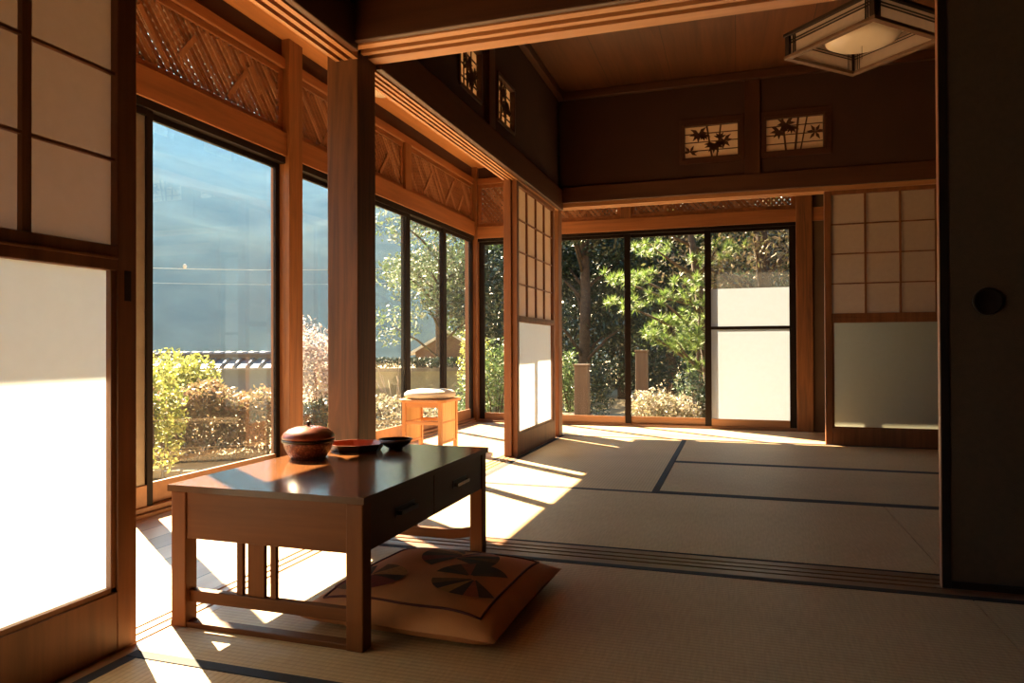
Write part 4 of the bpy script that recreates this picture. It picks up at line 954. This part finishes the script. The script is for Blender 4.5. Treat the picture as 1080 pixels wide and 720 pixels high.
T(865, 14.0, 6.5, (1.6, 0.6, 6.2, 0.9), LF_MGR, 9000, 0.05, 'green tree right of the far window post', 71, k=22)
# tall dark thicket closing the garden behind the trees
def thicket(p, q, h, n, size, label, seed):
    rr = rng(seed); p = Vector(p); q = Vector(q); d = q - p; ln = d.length; t = empty('evergreen_thicket', (p.x, p.y, GZ), math.atan2(d.y, d.x)); tag(t, label, 'hedge')
    m = MB()
    for _ in range(n):
        x = rr.uniform(0, ln); hh = h * (0.85 + 0.15 * math.sin(x * 1.3 + seed)); leaves_into(m, (x, rr.gauss(0, .35), hh * rr.random()), (.25, .25, .25), 1, size, rr, 0.1, 0.1)
    m.build('foliage', LF_DGR, t); m = MB()
    for i in range(int(ln / 0.6)): x = 0.3 + i * .6; m.tube([(x, .1, 0), (x + rr.gauss(0, .1), 0, h * .5), (x + rr.gauss(0, .2), 0, h * .85)], [.06, .05, .02], 6)
    m.build('stems', M_BARK, t)
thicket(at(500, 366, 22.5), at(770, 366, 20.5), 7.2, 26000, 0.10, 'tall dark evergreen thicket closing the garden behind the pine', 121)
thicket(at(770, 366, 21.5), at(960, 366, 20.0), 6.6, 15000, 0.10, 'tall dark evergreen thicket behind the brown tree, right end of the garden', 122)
# pine
def pine():
    rr = rng(81); c = at(712, 366, 9.6); t = empty('pine_tree', (c.x, c.y, GZ)); tag(t, 'pine with bright green needle tufts outside the middle far window pane', 'tree', TG)
    m = MB(); m.tube([(0.5, 0.3, -.05), (0.42, 0.25, 0.9), (0.3, 0.2, 2.0), (0.15, 0.1, 3.1)], [0.09, 0.08, 0.06, 0.03], 9); nd = MB()
    def tuft(c, r, n):
        for _ in range(n):
            d = Vector((rr.gauss(0, 1), rr.gauss(0, 1), rr.gauss(0.5, .8))).normalized(); e = c + d * r * rr.uniform(.7, 1.15); s = d.orthogonal().normalized() * 0.0045
            nd.add([c - s, c + s, e], [(0, 1, 2)])
    pads = [(672, 292, 9.4), (690, 262, 9.4), (720, 300, 9.5), (738, 330, 9.6), (700, 318, 9.3), (735, 275, 9.7), (692, 356, 9.2), (715, 362, 9.3), (735, 360, 9.5), (725, 345, 9.3), (755, 320, 9.7), (690, 235, 9.6), (722, 240, 9.7), (655, 296, 9.6), (740, 385, 9.6), (705, 340, 9.6), (668, 325, 9.5), (757, 260, 9.6)]
    for (x, y, d) in pads:
        p = at(x, y, d) - Vector((c.x, c.y, GZ)); s = Vector((0.3, 0.2, max(0.4, p.z - 0.35)))
        m.tube([s, (s + p) / 2 + Vector((0, 0, -.03)), p], [0.03, 0.02, 0.008], 6)
        for _ in range(11):
            q = p + Vector((rr.gauss(0, .14), rr.gauss(0, .14), rr.gauss(0, .06))); tuft(q, 0.115, 42)
    m.build('trunk', M_BARK, t); nd.build('needles', LF_NEED, t)
pine()
for (x, y, d, rx, h, n, mt, lb, sd) in ((702, 430, 8.6, 0.50, 0.74, 6500, LF_CREAM, 'cream leaved shrub at the foot of the middle far window pane', 91), (738, 420, 8.9, 0.30, 0.98, 2600, LF_PALE, 'pale green leafy shrub beside the cream one, near the frosted window', 92),
        (617, 405, 11.5, 0.5, 1.1, 2600, LF_DGR, 'dark shrub behind the wooden bench in the left far pane', 93), (597, 420, 9.6, 0.22, 1.3, 1400, LF_MGR, 'narrow green shrub at the left edge of the far window', 94)):
    c = at(x, y, d); c.z = GZ; shrub('garden_shrub', c, rx, rx, h, n, 0.028, mt, lb, sd, 9)
for (x, ytop, d, w, lb) in ((614, 386, 9.0, 0.17, 'square weathered post beside the bench, left far pane'), (677, 371, 9.4, 0.15, 'weathered post just right of the far window mullion')):
    c = at(x, ytop, d); t = empty('garden_post', (c.x, c.y, GZ)); tag(t, lb, 'post')
    m = MB(); H = c.z - GZ; m.box(-w / 2, w / 2, -w / 2, w / 2, 0, H); m.build('shaft', M_WPOST, t, 0.008)
    m = MB(); m.box(-w / 2 - .01, w / 2 + .01, -w / 2 - .01, w / 2 + .01, H, H + 0.025); m.build('cap', M_WPOST, t, 0.004)
c = at(598, 430, 9.1); t = empty('garden_bench', (c.x, c.y, GZ), R(8)); tag(t, 'low slatted wooden bench outside the left far window pane', 'bench')
for k in range(4):
    m = MB(); m.box(-0.5, 0.32, -0.2 + k * .11, -0.11 + k * .11, 0.34, 0.375); m.build('slat', M_WPOST, t, 0.003)
for sx in (-0.42, 0.24):
    for sy in (-0.16, 0.16): m = MB(); m.box(sx - .03, sx + .03, sy - .03, sy + .03, 0, 0.34); m.build('leg', M_WPOST, t)
m = MB(); m.box(-0.5, 0.32, -0.19, -0.16, 0.16, 0.20); m.build('stretcher', M_WPOST, t)

# hillside
def hillside():
    m = MB(); nx, ny = 90, 46; vs = []; fs = []
    for j in range(ny + 1):
        for i in range(nx + 1):
            az = R(-88 + 120 * i / nx); d = 55 * (6.2 ** (j / ny)); x, y = d * math.sin(az), d * math.cos(az)
            z = -1.5 + max(0, d - 60) * (0.43 + 0.04 * math.sin(az * 5 + 1))
            z += 7 * noise.noise(Vector((x * .012, y * .012, 0))) + 3.0 * noise.noise(Vector((x * .05, y * .05, 3))) * min(1, max(0, d - 60) / 30)
            vs.append((x, y, z))
    for j in range(ny):
        for i in range(nx): a = j * (nx + 1) + i; fs.append((a, a + 1, a + nx + 2, a + nx + 1))
    m.add(vs, fs, 0, True)
    mt, nt, out = new_mat('wooded_slope')
    b = N(nt, 'ShaderNodeBsdfDiffuse'); tc = N(nt, 'ShaderNodeTexCoord'); nz = N(nt, 'ShaderNodeTexNoise', Scale=0.09, Detail=8.0, Roughness=0.65); L(nt, tc.outputs['Object'], nz.inputs['Vector'])
    r = ramp(nt, nz.outputs['Fac'], [(0.35, (0.022, 0.036, 0.046)), (0.65, (0.05, 0.07, 0.08))]); L(nt, r.outputs['Color'], b.inputs['Color']); L(nt, b.outputs[0], out.inputs['Surface'])
    struct(m.build('hillside', mt))
hillside()
# valley haze between the garden and the hillside
HAZE = 0.0011
m = MB(); m.box(-420, -20, -60, 420, -3, 260)
mt, nt, out = new_mat('valley_haze'); vsn = N(nt, 'ShaderNodeVolumeScatter', Density=HAZE, Anisotropy=0.3); vsn.inputs['Color'].default_value = (0.15, 0.44, 1.0, 1); L(nt, vsn.outputs[0], out.inputs['Volume'])
hz = m.build('haze', mt); hz['kind'] = 'stuff'; tag(hz, 'blue haze over the wooded valley', 'haze')

# ------------------------------------------------------------------ light
SUN_DIR = Vector((0.815, -0.580, -1.0 * math.tan(R(40.5)))).normalized()
sd_ = bpy.data.lights.new('sun', 'SUN'); sd_.energy = 18.5; sd_.angle = R(0.55); sd_.color = (1.0, 0.85, 0.64)
so = bpy.data.objects.new('sun', sd_); COL.objects.link(so); so.rotation_euler = SUN_DIR.to_track_quat('-Z', 'Y').to_euler(); so.location = (-8, 8, 9)
w = bpy.data.worlds.new('world'); scn.world = w; w.use_nodes = True; nt = w.node_tree
bg = nt.nodes['Background']; sky = nt.nodes.new('ShaderNodeTexSky'); sky.sky_type = 'NISHITA'; sky.sun_disc = False; sky.sun_elevation = R(40.5); sky.sun_rotation = R(-54.5)
nt.links.new(sky.outputs[0], bg.inputs['Color']); bg.inputs['Strength'].default_value = 0.085

# ------------------------------------------------------------------ render settings
scn.view_settings.view_transform = 'Standard'; scn.view_settings.look = 'None'; scn.view_settings.gamma = 1.0; scn.view_settings.use_curve_mapping = False
scn.view_settings.exposure = 1.72
cy = scn.cycles
cy.max_bounces = 14; cy.diffuse_bounces = 8; cy.glossy_bounces = 4; cy.transmission_bounces = 8; cy.transparent_max_bounces = 32; cy.volume_bounces = 0
cy.caustics_reflective = False; cy.caustics_refractive = False
cy.sample_clamp_indirect = 6.0
cy.use_denoising = True
try: cy.denoiser = 'OPENIMAGEDENOISE'; cy.denoising_input_passes = 'RGB_ALBEDO_NORMAL'
except Exception: pass
